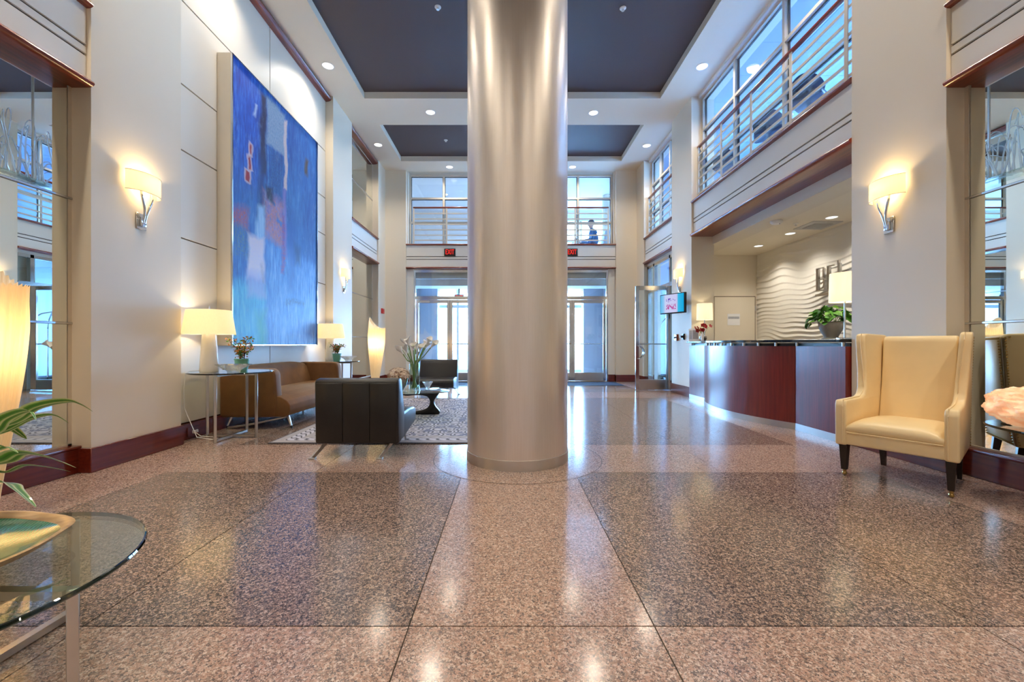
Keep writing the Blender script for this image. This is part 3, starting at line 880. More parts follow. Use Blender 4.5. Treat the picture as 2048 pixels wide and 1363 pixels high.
# ---- glass end tables with crossed steel legs
def glass_table(label, loc, rx, ry, h, leg, rot=0.0, low=.02):
    r = thing('end_table', label, 'table', loc, 0)
    n = 72
    b = MB(); b.lathe([(0, h - .015), (.985, h - .015), (.985, h), (0, h)], (0, 0, 0), n, rx, ry); b.build('glass_top', 'glass_top', r)
    b = MB(); b.lathe([(.985, h - .015), (.994, h - .013), (1.0, h - .0075), (.994, h - .0015), (.985, h)], (0, 0, 0), n, rx, ry); b.build('glass_rim', 'glass_rim', r)
    a = .014
    for k in range(4):
        x, y = ((leg, 0), (0, leg), (-leg, 0), (0, -leg))[k]
        b = MB(); b.box(x - a * .9, x + a * .9, y - a * .9, y + a * .9, 0, h - .015, .002, 1, rot=(0, 0, PI / 4)); b.build('leg', 'nickel', r)
    for z in (low, h - .03):
        b = MB(); b.box(-leg + a, leg - a, -a, a, z - .012, z + .012); b.build('cross_bar', 'nickel', r)
        b = MB(); b.box(-a, a, -leg + a, -a, z - .012, z + .012); b.box(-a, a, a, leg - a, z - .012, z + .012); b.build('cross_bar', 'nickel', r)
    return r


TA = (-3.045, 4.56); TB = (-3.045, 7.35)
glass_table('round glass end table with steel legs between sofa and pillar', (*TA, 0), .398, .398, .708, .262)
glass_table('round glass end table beyond the far arm of the sofa', (*TB, 0), .385, .385, .708, .25)
glass_table('low round glass table carrying the leaf dish, cut by the lower left corner', (-1.68, 1.136, 0), .483, .483, .364, .432)
glass_table('glass side table carrying the glowing rock lamp', (3.185, 2.40, 0), .285, .46, .49, .235)


# ---- table lamps on the end tables
def table_lamp(label, loc):
    r = thing('table_lamp', label, 'lamp', loc, 0, 'white table lamps beside the sofa')
    MB().lathe([(0, 0), (.082, 0), (.086, .01), (.084, .06), (.066, .36), (.060, .40), (.02, .405), (.02, .42), (0, .42)], n=40).build('base', 'ceramic', r)
    MB().lathe([(.238, .392), (.200, .642), (.197, .642), (.235, .392), (.238, .392)], n=48).build('lamp_shade', 'shade', r)
    b = MB(); b.cyl((0, 0, .41), (0, 0, .66), .006, n=8); b.cyl((-.198, 0, .635), (.198, 0, .635), .003, n=6); b.cyl((0, 0, .655), (0, 0, .685), .010, .004, 8)
    b.build('fitting', 'nickel', r)
    MB().sphere((0, 0, .52), .03, 12, 8, (1, 1, 1.3)).build('bulb', 'bulb', r)
    point('lamp_glow', (0, 0, .545), 9, (1, .82, .55), .035, r)
    return r


M['bulb'] = emitter('warm_bulb', (1, .8, .5), 4.0)
table_lamp('white table lamp with drum shade, nearer one at the pillar', (-3.19, 4.42, .7085))
table_lamp('white table lamp with drum shade, far end of the sofa', (-3.19, 7.45, .7085))


# ---- pleated floor lamps
def pleated_lamp(label, loc, rotz, pw_=6.5):
    r = thing('floor_lamp', label, 'lamp', loc, rotz, 'twisted pleated floor lamps')
    n, m = 144, 46
    b = MB(); rings = []
    for j in range(m + 1):
        u = j / m
        row = []
        z0 = .03 + 1.25 * u
        # broad near two thirds of the height, narrow foot, mouth cut on a slant
        rad = .060 + .105 * math.sin(min(1, u * 1.15) * PI / 2) ** 1.6 - .012 * max(0, u - .8) * 5
        for i in range(n):
            a = 2 * PI * i / n
            tw = a + .8 * u
            pl = 1 + .030 * math.cos(36 * a) + .012 * math.cos(13 * a + 5 * u)
            fl = 1 + .22 * (u ** 3) * math.cos(a)
            x = rad * pl * fl * math.cos(a) + .035 * math.sin(u * 3.0) - .03 * u + .05 * u ** 4
            y = rad * .8 * pl * math.sin(a)
            z = z0 - (.10 * math.cos(a) - .03 * math.cos(2 * a) - .008 * math.cos(36 * a)) * u ** 3
            row.append(b.bm.verts.new((x, y, z * 1.09)))
        rings.append(row)
    for p, q in zip(rings, rings[1:]):
        for i in range(n): b.bm.faces.new((p[i], p[(i + 1) % n], q[(i + 1) % n], q[i]))
    b.build('lamp_shade', 'lamp_paper', r, 80)
    MB().lathe([(0, 0), (.105, 0), (.105, .012), (.062, .022), (.055, .05), (0, .05)], n=32).build('base', 'nickel', r)
    MB().cyl((.02, 0, .05), (.0, 0, .95), .009, n=8).build('pole', 'nickel', r)
    MB().sphere((.0, 0, .95), .035, 12, 8, (1, 1, 1.6)).build('bulb', 'bulb', r)
    point('lamp_glow', (.01, 0, 1.0), pw_, (1, .74, .42), .05, r)
    return r


pleated_lamp('glowing pleated floor lamp cut off by the left edge, behind the plant', (-2.93, 2.30, 0), 0, 3.5)
pleated_lamp('glowing pleated floor lamp standing near the entrance, beyond the rug', (-2.78, 8.60, 0), 0)

# ---- cream wing chair
wc = thing('wing_chair', 'cream leather wing chair in front of the right pillar', 'chair', (2.90, 3.175, 0), -R(56.8))
b = MB(); b.box(-.30, .30, -.335, .31, .24, .335, .012, 2); b.build('seat_frame', 'cream_leather', wc, 50)
# crowned seat cushion
b = MB(); nsl = 16; rows = []
cush = [(-.335, .332), (-.352, .350), (-.357, .375), (-.350, .402), (-.330, .420), (-.28, .434), (-.15, .446), (.02, .446), (.14, .436), (.20, .420), (.22, .33)]
for i in range(nsl + 1):
    u = -1 + 2 * i / nsl; e_ = 1 - abs(u) ** 6
    rows.append([b.bm.verts.new((u * .264, y * (1 - .02 * (1 - e_)), .332 + (z - .332) * (.62 + .38 * e_) )) for y, z in cush])
for p, q in zip(rows, rows[1:]):
    for k in range(len(cush)): b.bm.faces.new((p[k], p[(k + 1) % len(cush)], q[(k + 1) % len(cush)], q[k]))
b.bm.faces.new(rows[0]); b.bm.faces.new(rows[-1][::-1])
co_ = b.build('seat_cushion', 'cream_leather', wc, 60)
MB().tube([(-.26, -.350, .338), (0, -.356, .338), (.26, -.350, .338)], .004, 6).build('welt', 'cream_leather', co_)
backp = [(.17, .33), (.235, .70), (.265, 1.03), (.285, 1.06), (.34, 1.065), (.375, 1.05), (.385, 1.02), (.36, .60), (.315, .24), (.25, .24)]
b = MB(); b.prism(backp, 'X', -.262, .262, .014, 3); b.build('backrest', 'cream_leather', wc, 50)
for s in (-1, 1):
    side = [(-.345, .235), (-.352, .54), (-.335, .575), (-.08, .585), (-.03, .605), (.0, .65), (.02, .78), (.03, 1.02), (.045, 1.075), (.09, 1.085), (.36, 1.075), (.39, 1.05), (.365, .60), (.318, .24)]
    b = MB(); b.prism(side, 'X', s * .262, s * .335, .014, 3)
    for v_ in b.bm.verts:      # the wings flare outward with height
        if v_.co.z > .56: v_.co.x += s * .035 * (v_.co.z - .56) / .5 * (1 if v_.co.y < .25 else .4)
    so = b.build('wing_arm', 'cream_leather', wc, 50)
    # welt lines up the front face
    b = MB(); b.tube([(s * .283, -.353, .25), (s * .283, -.358, .53), (s * .283, -.34, .576), (s * .285, -.08, .59), (s * .29, -.0, .64), (s * .30, .012, .78), (s * .325, .022, 1.03), (s * .327, .05, 1.082)], .0035, 6)
    b.build('welt', 'cream_leather', so)
    # nail heads along the outer back edge
    b = MB()
    path = [(s * .337, .30, .26), (s * .337, .345, .58), (s * .352, .373, 1.045), (s * .352, .33, 1.06)]
    acc = [Vector(p) for p in path]
    for p, q in zip(acc, acc[1:]):
        kk = max(2, int((q - p).length / .02))
        for k in range(kk):
            c_ = p.lerp(q, k / kk); b.sphere(c_, .0065, 6, 4)
    no = b.build('nail_heads', 'brass', so); no['kind'] = 'stuff'
b = MB()
for p, q in (((-.30, .325, .26), (-.30, .372, .60)), ((-.30, .372, .60), (-.30, .397, 1.04)), ((-.30, .397, 1.04), (.30, .397, 1.04)), ((.30, .397, 1.04), (.30, .372, .60)), ((.30, .372, .60), (.30, .325, .26)), ((.30, .325, .26), (-.30, .325, .26))):
    p, q = Vector(p), Vector(q); kk = int((q - p).length / .02)
    for k in range(kk): b.sphere(p.lerp(q, k / kk), .0065, 6, 4)
no = b.build('nail_heads', 'brass', wc); no['kind'] = 'stuff'; no.location = (0, .001, 0)
b = MB(); b.prism([(.318, .245), (.366, .60), (.393, 1.055), (.385, 1.055), (.355, .60), (.30, .245)], 'X', -.315, .315, .003, 1); b.build('back_panel', 'cream_leather', wc, 50)
for x, y in ((-.29, -.30), (.29, -.30), (-.27, .27), (.27, .27)):
    b = MB(); mt = .24
    q = [(x - .026, y - .026), (x + .026, y - .026), (x + .026, y + .026), (x - .026, y + .026)]
    sp = -.0 if y < 0 else .03
    top = [b.bm.verts.new((px, py, .245)) for px, py in q]
    btm = [b.bm.verts.new((x + (px - x) * .62, y + sp + (py - y) * .62, .045 if y < 0 else .0)) for px, py in q]
    for i in range(4): b.bm.faces.new((top[i], top[(i + 1) % 4], btm[(i + 1) % 4], btm[i]))
    b.bm.faces.new(top); b.bm.faces.new(btm[::-1])
    lo = b.build('leg', 'darkwood', wc, 20)
    if y < 0:
        b = MB(); b.cyl((x, y, .046), (x, y, .030), .013, .011, 10); b.sphere((x, y, .016), .016, 12, 8); b.build('caster', 'brass', lo)

for o_ in wc.children_recursive:          # the chair narrows towards its back
    for v_ in o_.data.vertices: v_.co.x *= 1 - .21 * min(1, max(0, (v_.co.y + .33) / .70))

# ---- reception desk
rd = thing('reception_desk', 'curved mahogany reception desk with black stone top', 'desk', (0, 0, 0))


def desk_path(off, n=28, part='all'):
    """plan line of the desk front, moved by off into the lobby"""
    cx, cy_, rad = 5.24, 6.11, 2.27 + off
    yA, yB = 4.97, 7.25
    a = math.asin((yB - cy_) / 2.27)
    arc = [(cx - rad * math.cos(t_), cy_ + rad * math.sin(t_)) for t_ in [-a + 2 * a * k / n for k in range(n + 1)]]
    near = [(3.28 - off, 4.235), (3.28 - off, 4.97)]
    far = [(3.285 - off, 7.25), (3.285 - off, 7.885)]
    return {'near': near, 'arc': arc, 'far': far, 'all': near[:1] + [(3.28 - off, arc[0][1] - .0)] + arc[1:-1] + [(3.285 - off, arc[-1][1])] + far[1:]}[part]


def strip(path_o, path_i, z0, z1): return MB().prism(path_o + path_i[::-1], 'Z', z0, z1)


for k in ('near', 'arc', 'far'):
    strip(desk_path(0, part=k), desk_path(-.05, part=k), .075, .975).build('front_panel', 'mahogany_z', rd, 30)
strip(desk_path(.004), desk_path(-.06), .0, .075).build('kick_plate', 'nickel', rd, 30)
bx('end_panel', 'mahogany_z', 3.33, 3.42, 4.226, 4.25, .0, .975, rd)
ti = [(3.78, 7.885), (3.78, 4.235)]
b = MB(); b.prism(desk_path(.055) + ti, 'Z', 1.018, 1.050, .004, 1); b.build('countertop', 'stone_black', rd, 30)
for p in (desk_path(-.028, 10)):
    MB().cyl((p[0], p[1] + (.06 if p[1] < 4.3 else -.05 if p[1] > 7.8 else 0), .975), (p[0], p[1] + (.06 if p[1] < 4.3 else -.05 if p[1] > 7.8 else 0), 1.018), .016, n=12).build('standoff', 'nickel', rd)
MB().prism([(p[0] + .05, p[1]) for p in desk_path(-.05)] + [(3.98, 7.885), (3.98, 4.235)], 'Z', .70, .74).build('worktop', 'stone_black', rd, 30)
MB().prism([(p[0] + .0, p[1]) for p in desk_path(-.05)] + [(p[0] + .03, p[1]) for p in desk_path(-.05)][::-1], 'Z', .02, 1.012).build('inner_panel', 'plastic_dark', rd, 30)

# ================================================================== PAINTING
t = NT('abstract_blue_painting'); v = t.coord()
nzc = t.n('ShaderNodeTexNoise'); nzc.inputs['Scale'].default_value = 2.4; nzc.inputs['Detail'].default_value = 5; t.l(v, nzc.inputs['Vector'])
wob = t.n('ShaderNodeVectorMath', operation='MULTIPLY_ADD'); t.l(nzc.outputs['Color'], wob.inputs[0]); wob.inputs[1].default_value = (0, .20, .26)
wob2 = t.n('ShaderNodeVectorMath', operation='ADD'); t.l(v, wob2.inputs[0]); t.l(wob.outputs[0], wob2.inputs[1])
wob.inputs[2].default_value = (0, -.10, -.13)
sp = t.n('ShaderNodeSeparateXYZ'); t.l(wob2.outputs[0], sp.inputs[0])
U = t.math('MULTIPLY_ADD', sp.outputs[1], 1 / 2.21, .5); V = t.math('MULTIPLY_ADD', sp.outputs[2], 1 / 3.4, .5)


def rect(u0, u1, v0, v1, soft=.02):
    a = t.math('MINIMUM', t.math('SUBTRACT', U, u0), t.math('SUBTRACT', u1, U))
    b_ = t.math('MULTIPLY', t.math('MINIMUM', t.math('SUBTRACT', V, v0), t.math('SUBTRACT', v1, V)), 1.5)
    return t.math('MULTIPLY_ADD', t.math('MINIMUM', a, b_), 1 / soft, .5, clamp=True)


streak = t.noise(t.scale(v, (1, 7, 1.1)), 4.0, 6, .65)
big = t.noise(t.scale(v, (1, 1.6, .7)), 1.6, 4, .6)
fine = t.noise(t.scale(v, (1, 9, 5)), 6.0, 5, .7)
c = t.ramp(streak, [(.25, S(14, 56, 140)), (.45, S(28, 96, 190)), (.58, S(52, 128, 206)), (.75, S(110, 180, 230))])
c = t.mix(t.math('MULTIPLY', rect(-.1, .27, .55, 1.1, .12), .75), c, t.ramp(streak, [(.3, S(14, 48, 150)), (.55, S(26, 86, 206)), (.75, S(70, 134, 226))]))
c = t.mix(t.math('MULTIPLY', rect(-.1, .32, .30, .62, .2), .6), c, t.ramp(big, [(.3, S(24, 84, 170)), (.7, S(60, 120, 190))]))
c = t.mix(t.math('MULTIPLY', rect(.30, 1.1, -.1, .42, .25), .8), c, t.ramp(streak, [(.25, S(50, 112, 200)), (.5, S(104, 166, 232)), (.7, S(160, 204, 246))]))
c = t.mix(t.math('MULTIPLY', rect(.55, 1.1, .42, 1.1, .1), .6), c, t.ramp(big, [(.3, S(20, 60, 140)), (.7, S(60, 130, 196))]))
c = t.mix(t.math('MULTIPLY', rect(-.1, .31, -.1, .23, .06), .85), c, t.ramp(streak, [(.25, S(40, 140, 200)), (.5, S(80, 186, 224)), (.75, S(130, 212, 224))]))
c = t.mix(t.math('MULTIPLY', rect(.24, .315, -.1, .12, .08), .7), c, S(60, 160, 140))
c = t.mix(rect(.26, .33, .66, .97, .03), c, t.ramp(streak, [(.3, S(14, 22, 60)), (.7, S(30, 44, 100))]))
c = t.mix(t.math('MULTIPLY', rect(.24, .31, .50, .74, .05), .8), c, S(18, 50, 110))
c = t.mix(t.math('MULTIPLY', rect(.36, .52, .60, .80, .08), .7), c, t.ramp(fine, [(.35, S(20, 40, 90)), (.7, S(40, 110, 190))]))
c = t.mix(rect(.335, .53, .80, .975, .025), c, t.ramp(fine, [(.3, S(110, 140, 176)), (.6, S(150, 176, 200)), (.72, S(206, 120, 120))]))
c = t.mix(rect(.525, .565, .66, .955, .014), c, t.ramp(fine, [(.3, S(230, 214, 200)), (.7, S(206, 180, 190))]))
c = t.mix(t.math('MULTIPLY', rect(.525, .56, .38, .66, .03), .7), c, S(150, 130, 200))
c = t.mix(t.math('MULTIPLY', rect(.30, .52, .42, .60, .06), t.math('MULTIPLY_ADD', fine, 2.2, -.45, clamp=True)), c, t.ramp(t.noise(v, 9, 4), [(.3, S(150, 110, 170)), (.46, S(196, 140, 160)), (.56, S(216, 130, 80)), (.68, S(80, 120, 196))]))
c = t.mix(rect(.325, .40, .575, .63, .03), c, S(22, 34, 76))
c = t.mix(rect(.235, .30, .33, .53, .03), c, t.ramp(streak, [(.3, S(120, 176, 226)), (.7, S(170, 206, 236))]))
c = t.mix(rect(.145, .305, .245, .405, .03), c, t.ramp(fine, [(.3, S(222, 214, 222)), (.7, S(206, 204, 232))]))
c = t.mix(t.math('MULTIPLY', rect(.14, .31, .19, .27, .05), .7), c, S(166, 176, 224))
c = t.mix(t.math('MULTIPLY', rect(.0, .15, .42, .49, .05), t.math('MULTIPLY_ADD', fine, 3.5, -1.2, clamp=True)), c, S(190, 86, 64))
c = t.mix(t.math('MULTIPLY', rect(.0, .14, .32, .42, .06), t.math('MULTIPLY_ADD', fine, 3.5, -1.5, clamp=True)), c, S(110, 140, 110))
for u0, u1, v0, v1 in ((.125, .155, .60, .645), (.150, .170, .655, .695), (.168, .182, .70, .735)):
    c = t.mix(rect(u0 - .008, u1 + .008, v0 - .005, v1 + .005, .012), c, S(222, 206, 216))
    c = t.mix(rect(u0, u1, v0, v1, .012), c, S(160, 26, 34))
c = t.mix(rect(.20, .215, .86, .90, .02), c, S(200, 220, 240))
c = t.mix(rect(.82, .865, .79, .87, .03), c, t.ramp(fine, [(.35, S(110, 80, 54)), (.65, S(70, 60, 60))]))
c = t.mix(t.math('MULTIPLY', rect(.50, .535, .30, .55, .02), .8), c, t.ramp(fine, [(.45, S(60, 90, 190)), (.6, S(196, 60, 60))]))
c = t.mix(t.math('MULTIPLY', rect(.58, .66, .24, .60, .06), t.math('MULTIPLY_ADD', streak, 3, -1.2, clamp=True)), c, S(22, 66, 170))
c = t.mix(t.math('MULTIPLY', rect(.55, .80, .175, .20, .02), t.math('MULTIPLY_ADD', fine, 3, -1.2, clamp=True)), c, S(40, 50, 90))
c = t.mix(t.math('MULTIPLY', rect(.66, .74, .36, .45, .05), .7), c, S(30, 70, 130))
c = t.mix(t.math('MULTIPLY', t.math('MULTIPLY_ADD', t.noise(t.scale(v, (1, 3, 1.2)), 3.0, 6, .7), 5.0, -2.75, clamp=True), .35), c, S(150, 196, 236))
c = t.mix(t.math('MULTIPLY', t.math('MULTIPLY_ADD', t.noise(t.scale(v, (1, 2.2, .9)), 2.2, 6, .7), 5.0, -2.9, clamp=True), .5), c, S(16, 50, 110))
M['art'] = t.done(t.bsdf(c, .5, bump=fine, bstr=.25, bdist=.004))
pt = thing('painting', 'huge blue abstract painting in a pale metal frame on the left wall', 'painting', (-3.47, 6.055, 2.685))
bx('canvas', 'art', .02, .165, -1.095, 1.095, -1.69, 1.69, pt)
for y0, y1, z0, z1 in ((-1.112, -1.097, -1.705, 1.705), (1.097, 1.112, -1.705, 1.705), (-1.097, 1.097, 1.692, 1.705), (-1.097, 1.097, -1.705, -1.692)):
    fo = bx('frame_side', 'alu', .004, .162, y0, y1, z0, z1, pt)
    bx('frame_lip', 'chrome', .162, .182, y0, y1, z0, z1, fo)


# ================================================================== SCONCES
def sconce(label, loc, rotz, group=None):
    """local +y points out from the wall"""
    r = thing('wall_sconce', label, 'wall lamp', loc, rotz, 'half-round wall sconces on the pillars')
    MB().box(-.05, .05, 0, .012, -.07, .07, .003, 1).build('back_plate', 'chrome', r)
    MB().box(-.026, .026, .012, .035, -.045, .03, .006, 2).build('bracket', 'chrome', r)
    for s in (-1, 1):
        MB().tube([(s * .008, .030, -.01), (s * .010, .045, .05), (s * .022, .055, .11), (s * .042, .060, .17), (s * .055, .058, .22), (s * .052, .05, .27)], [.008, .009, .010, .011, .011, .009], 10).build('arm', 'chrome', r)
    b = MB(); n = 24; A, B = [], []
    for z in (.235, .405):
        o = [b.bm.verts.new((-.165 * math.cos(PI * k / n), .012 + .105 * math.sin(PI * k / n), z)) for k in range(n + 1)]
        i_ = [b.bm.verts.new((-.161 * math.cos(PI * k / n), .012 + .101 * math.sin(PI * k / n), z)) for k in range(n + 1)]
        A.append(o); B.append(i_)
    for k in range(n):
        b.bm.faces.new((A[0][k], A[0][k + 1], A[1][k + 1], A[1][k])); b.bm.faces.new((B[0][k], B[1][k], B[1][k + 1], B[0][k + 1]))
        for q in (0, 1): b.bm.faces.new((A[q][k], A[q][k + 1], B[q][k + 1], B[q][k]))
    so = b.build('lamp_shade', 'sconce_shade', r)
    for z in (.237, .403):
        b = MB(); b.tube([(-.167 * math.cos(PI * k / n), .012 + .107 * math.sin(PI * k / n), z) for k in range(n + 1)], .0025, 5); b.build('piping', 'alu', so)
    for s in (-1, 1): MB().sphere((s * .052, .05, .31), .02, 10, 8, (1, 1, 1.5)).build('bulb', 'bulb', r)
    point('sconce_glow', (0, .055, .345), 5.0, (1, .70, .30), .03, r)
    return r


sconce('lit half-round wall sconce on the near left pillar', (-WX, 3.755, 2.08), -PI / 2)
sconce('lit half-round wall sconce on the near right pillar, above the wing chair', (WX, 3.80, 2.06), PI / 2)
sconce('lit half-round wall sconce on the left pillar beyond the painting', (-WX, 8.40, 2.07), -PI / 2)
sconce('lit half-round wall sconce on the right pillar above the screen', (WX, 8.42, 2.07), PI / 2)


# ================================================================== RECESSED LIGHTS
def downlight(label, x, y, z, power=60, rad=.085, col=(1, .88, .71), group=None, spot=140):
    r = thing('ceiling_light', label, 'ceiling light', (x, y, z), 0, group)
    MB().lathe([(rad, .002), (rad + .014, -.001), (rad + .016, -.006), (rad + .004, -.008), (rad, .0)], n=32).build('trim_ring', 'plastic_white', r)
    MB().lathe([(0, -.002), (rad, -.002), (rad, .002), (0, .002)], n=32).build('lens', 'downlens', r)
    l = bpy.data.lights.new('downlight_beam', 'SPOT'); l.energy = power * K; l.color = col; l.spot_size = R(spot); l.spot_blend = .9; l.shadow_soft_size = .08
    o = bpy.data.objects.new('downlight_beam', l); COL.objects.link(o); o.location = (0, 0, -.02); o.parent = r
    return r


GL = 'recessed lights of the lobby ceiling'
PW = 75
for x, y, lab in (
    (-3.06, 7.03, 'round recessed ceiling light above the far end of the blue painting'),
    (3.14, 7.05, 'round recessed ceiling light in front of the gallery glass, near the long railing'),
    (-1.62, 8.44, 'round recessed ceiling light between the two dark coffers, left of the column'),
    (1.62, 8.46, 'round recessed ceiling light between the two dark coffers, right of the column'),
    (-3.08, 9.82, 'round recessed ceiling light beside the far coffer on its left side'),
    (3.14, 9.86, 'round recessed ceiling light beside the far coffer on its right side'),
    (-1.60, 11.05, 'round recessed ceiling light over the upper entrance window, left of the column'),
    (1.60, 11.05, 'round recessed ceiling light over the upper entrance window, right of the column'),
    (-3.06, 4.90, 'round recessed ceiling light above the near end of the blue painting'),
    (3.14, 4.90, 'round recessed ceiling light over the near end of the long railing'),
    (-1.62, 3.76, 'round recessed ceiling light level with the column, on its left'),
    (1.62, 3.76, 'round recessed ceiling light level with the column, on its right'),
    (-3.06, 2.2, 'unseen added ceiling light over the near left mirror'),
    (3.06, 2.2, 'unseen added ceiling light over the near right mirror'),
    (-3.06, .4, 'unseen added ceiling light at the near end of the left mirror'),
    (3.06, .4, 'unseen added ceiling light at the near end of the right mirror'),
    (-1.62, -.85, 'unseen added ceiling light behind the viewer on the left'),
    (1.62, -.85, 'unseen added ceiling light behind the viewer on the right')):
    downlight(lab, x, y, ZC, PW * (1.6 if y < 3 else 1.0), group=GL)  # the boosted rows nearest the viewer are unseen, added to brighten the lobby
for y, lab in ((6.54, 'near'), (7.50, 'middle'), (8.45, 'far'), (5.58, 'hidden nearest')):
    downlight('recessed light over the reception desk, %s one of the row along the wave wall' % lab, 4.90, y, 2.95, 40, .075, (1, .92, .80), 'recessed lights over the reception desk', 125)
downlight('recessed light in the vestibule ceiling, left of the column', -1.5, 12.9, 2.78, 60, .07, (.82, .91, 1), group='vestibule lights')
downlight('recessed light in the vestibule ceiling, right of the column', 1.5, 12.9, 2.78, 60, .07, (.82, .91, 1), group='vestibule lights')

for x, y, lab in ((-2.0, 13.0, 'added fill light in the upper room over the entrance, left of the column'), (-.2, 13.6, 'added fill light in the upper room over the entrance, behind the column'), (1.6, 13.4, 'recessed light in the upper room over the entrance, above the seated person')):
    downlight(lab, x, y, 5.57, 70, .08, (.74, .87, 1), 'recessed lights of the upper room')  # the left and middle lights are added to brighten this room
for x, y, lab in ((-.98 - .085, 5.96, 'small white sprinkler head in the near coffer, left of the column'), (1.62 - .085, 5.98, 'small white sprinkler head in the near coffer, right of the column'), (-1.52, 9.85, 'small white sprinkler head in the far coffer')):
    r = thing('sprinkler', lab, 'sprinkler', (x, y, ZC + .123))
    MB().lathe([(0, 0), (.045, 0), (.045, -.006), (.03, -.012), (.012, -.014), (.012, -.035), (0, -.035)], n=20).build('escutcheon', 'plastic_white', r)
    MB().lathe([(0, -.034), (.022, -.034), (.022, -.038), (0, -.038)], n=14).build('deflector', 'nickel', r)
r = thing('smoke_detector', 'white round smoke detector on the soffit over the desk', 'detector', (3.96, 6.40, 2.85))
MB().lathe([(0, 0), (.085, 0), (.085, -.02), (.06, -.045), (0, -.05)], n=32).build('housing', 'plastic_white', r); MB().sphere((.03, -.03, -.045), .008, 8, 6).build('sensor', 'plastic_dark', r)
r = thing('sprinkler', 'white sprinkler head in the ceiling behind the desk', 'sprinkler', (4.58, 6.88, 2.95))
MB().lathe([(0, 0), (.04, 0), (.04, -.006), (.012, -.014), (.012, -.035), (0, -.035)], n=16).build('escutcheon', 'plastic_white', r); MB().lathe([(0, -.034), (.02, -.034), (.02, -.038), (0, -.038)], n=12).build('deflector', 'nickel', r)
r = thing('air_vent', 'square ceiling air diffuser behind the reception desk', 'vent', (5.00, 6.98, 2.95))
MB().box(-.24, .24, -.24, .24, -.012, .0, .004, 1).build('frame', 'duct', r)
for i in range(7): MB().box(-.15, .15, -.135 + i * .045 - .012, -.135 + i * .045 + .012, -.022, -.012, rot=(.5, 0, 0)).build('blade', 'duct', r)

# ================================================================== CHANDELIER (seen in the mirrors)
ch = thing('chandelier', 'hanging chandelier of clear curling glass branches, seen in the mirrors', 'chandelier', (.04, 6.19, 3.35))
MB().cyl((0, 0, 0), (0, 0, ZC + .12 - 3.35), .016, n=12).build('rod', 'nickel', ch)
MB().cyl((0, 0, ZC + .10 - 3.35), (0, 0, ZC + .123 - 3.35), .07, n=20).build('canopy', 'nickel', ch)
MB().box(-.16, .16, -.55, .55, -.012, .012, .004, 1).build('glass_plate', 'glass_top', ch)
MB().box(-.05, .05, -.40, .40, .012, .045, .006, 1).build('light_bar', 'nickel', ch)
t = NT('branch_glass'); g_ = t.bsdf((.9, .94, .96), .08, Transmission_Weight=.55, Alpha=.7); M['branch'] = t.done(g_)
rnd = random.Random(3)
for k in range(34):
    y = -.50 + 1.0 * k / 33; x = rnd.uniform(-.1, .1); a = rnd.uniform(0, 2 * PI); h = rnd.uniform(.25, .75) * (1 if k % 3 else .6)
    lean = rnd.uniform(.03, .24); curl = rnd.choice((0, 1, 1)); pts = []
    for j in range(15):
        u = j / 14
        px = x + math.cos(a) * lean * u + .02 * math.sin(7 * u + k); py = y + math.sin(a) * lean * u * .9 + .03 * math.sin(5 * u + k * 1.7)
        pz = .012 + h * (u if not curl else math.sin(u * 2.2) / .81 if u < .72 else math.sin(u * 2.2) / .81)
        if curl: px += math.cos(a) * .16 * max(0, u - .6); py += math.sin(a) * .16 * max(0, u - .6)
        pts.append((px, py, pz))
    MB().tube(pts, [.013 * (1 - .65 * j / 14) for j in range(15)], 8).build('glass_branch', 'branch', ch)


# ================================================================== SIGNS, SCREENS, DEVICES
def exit_sign(label, loc, hang=0.0):
    r = thing('exit_sign', label, 'sign', loc)
    MB().box(-.148, .148, -.03, .0, -.10, .10, .008, 2).build('housing', 'plastic_dark', r)
    o = link('lettering', text_mesh('EXIT', .185, .002, .0), 'exitred', r); o.location = (0, -.032, 0); o.rotation_euler = (PI / 2, 0, 0); o.scale = (.62, 1, 1)
    if hang: MB().cyl((0, -.015, .1), (0, -.015, .1 + hang), .02, n=10).build('stem', 'plastic_dark', r)
    return r


exit_sign('red lit EXIT sign on the fascia over the entrance, left of the column', (-1.62, YB + .035, 3.43))
exit_sign('red lit EXIT sign on the fascia over the entrance, right of the column', (1.62, YB + .035, 3.43))
exit_sign('hanging red EXIT sign inside the vestibule, left of the column', (-1.62, 13.4, 2.46), .22)
exit_sign('hanging red EXIT sign inside the vestibule, right of the column', (1.62, 13.4, 2.46), .22)

# metal letters on the wave wall
sg = thing('wall_sign', 'brushed metal letters on the wave wall, half hidden by the desk lamp', 'sign', (5.33, 7.28, 2.11), PI / 2)
# rotz 90: local x -> +Y, local y -> -X ; the letters read towards -Y, so local x is flipped


def slab(name, x0, x1, z0, z1): return MB().box(-x1, -x0, .0, .045, z0, z1, .004, 1).build(name, 'nickel', sg)


def letter(name, rects):
    b = MB()
    for x0, x1, z0, z1 in rects: b.box(-x1, -x0, .015, .05, z0, z1)
    return b.build(name, 'nickel', sg)


hB = .20
letter('letter_b', [(-.12, -.096, -hB, hB), (-.078, -.066, -hB + .02, hB - .02), (-.096, .03, hB - .016, hB), (-.096, .05, -.008, .008), (-.096, .03, -hB, -hB + .016), (.035, .058, .02, hB - .02), (.055, .08, -hB + .02, -.02)])
letter('letter_e', [(.13, .155, -hB, hB), (.170, .182, -hB + .02, hB - .02), (.155, .30, hB - .016, hB), (.155, .27, -.008, .008), (.155, .30, -hB, -hB + .016)])
letter('letter_l', [(.36, .385, -hB, hB + .05), (.40, .412, -hB + .02, hB), (.385, .54, -hB, -hB + .016)])
MB().box(-.55, .16, .018, .036, -hB - .085, -hB - .045).build('lower_bar', 'nickel', sg)

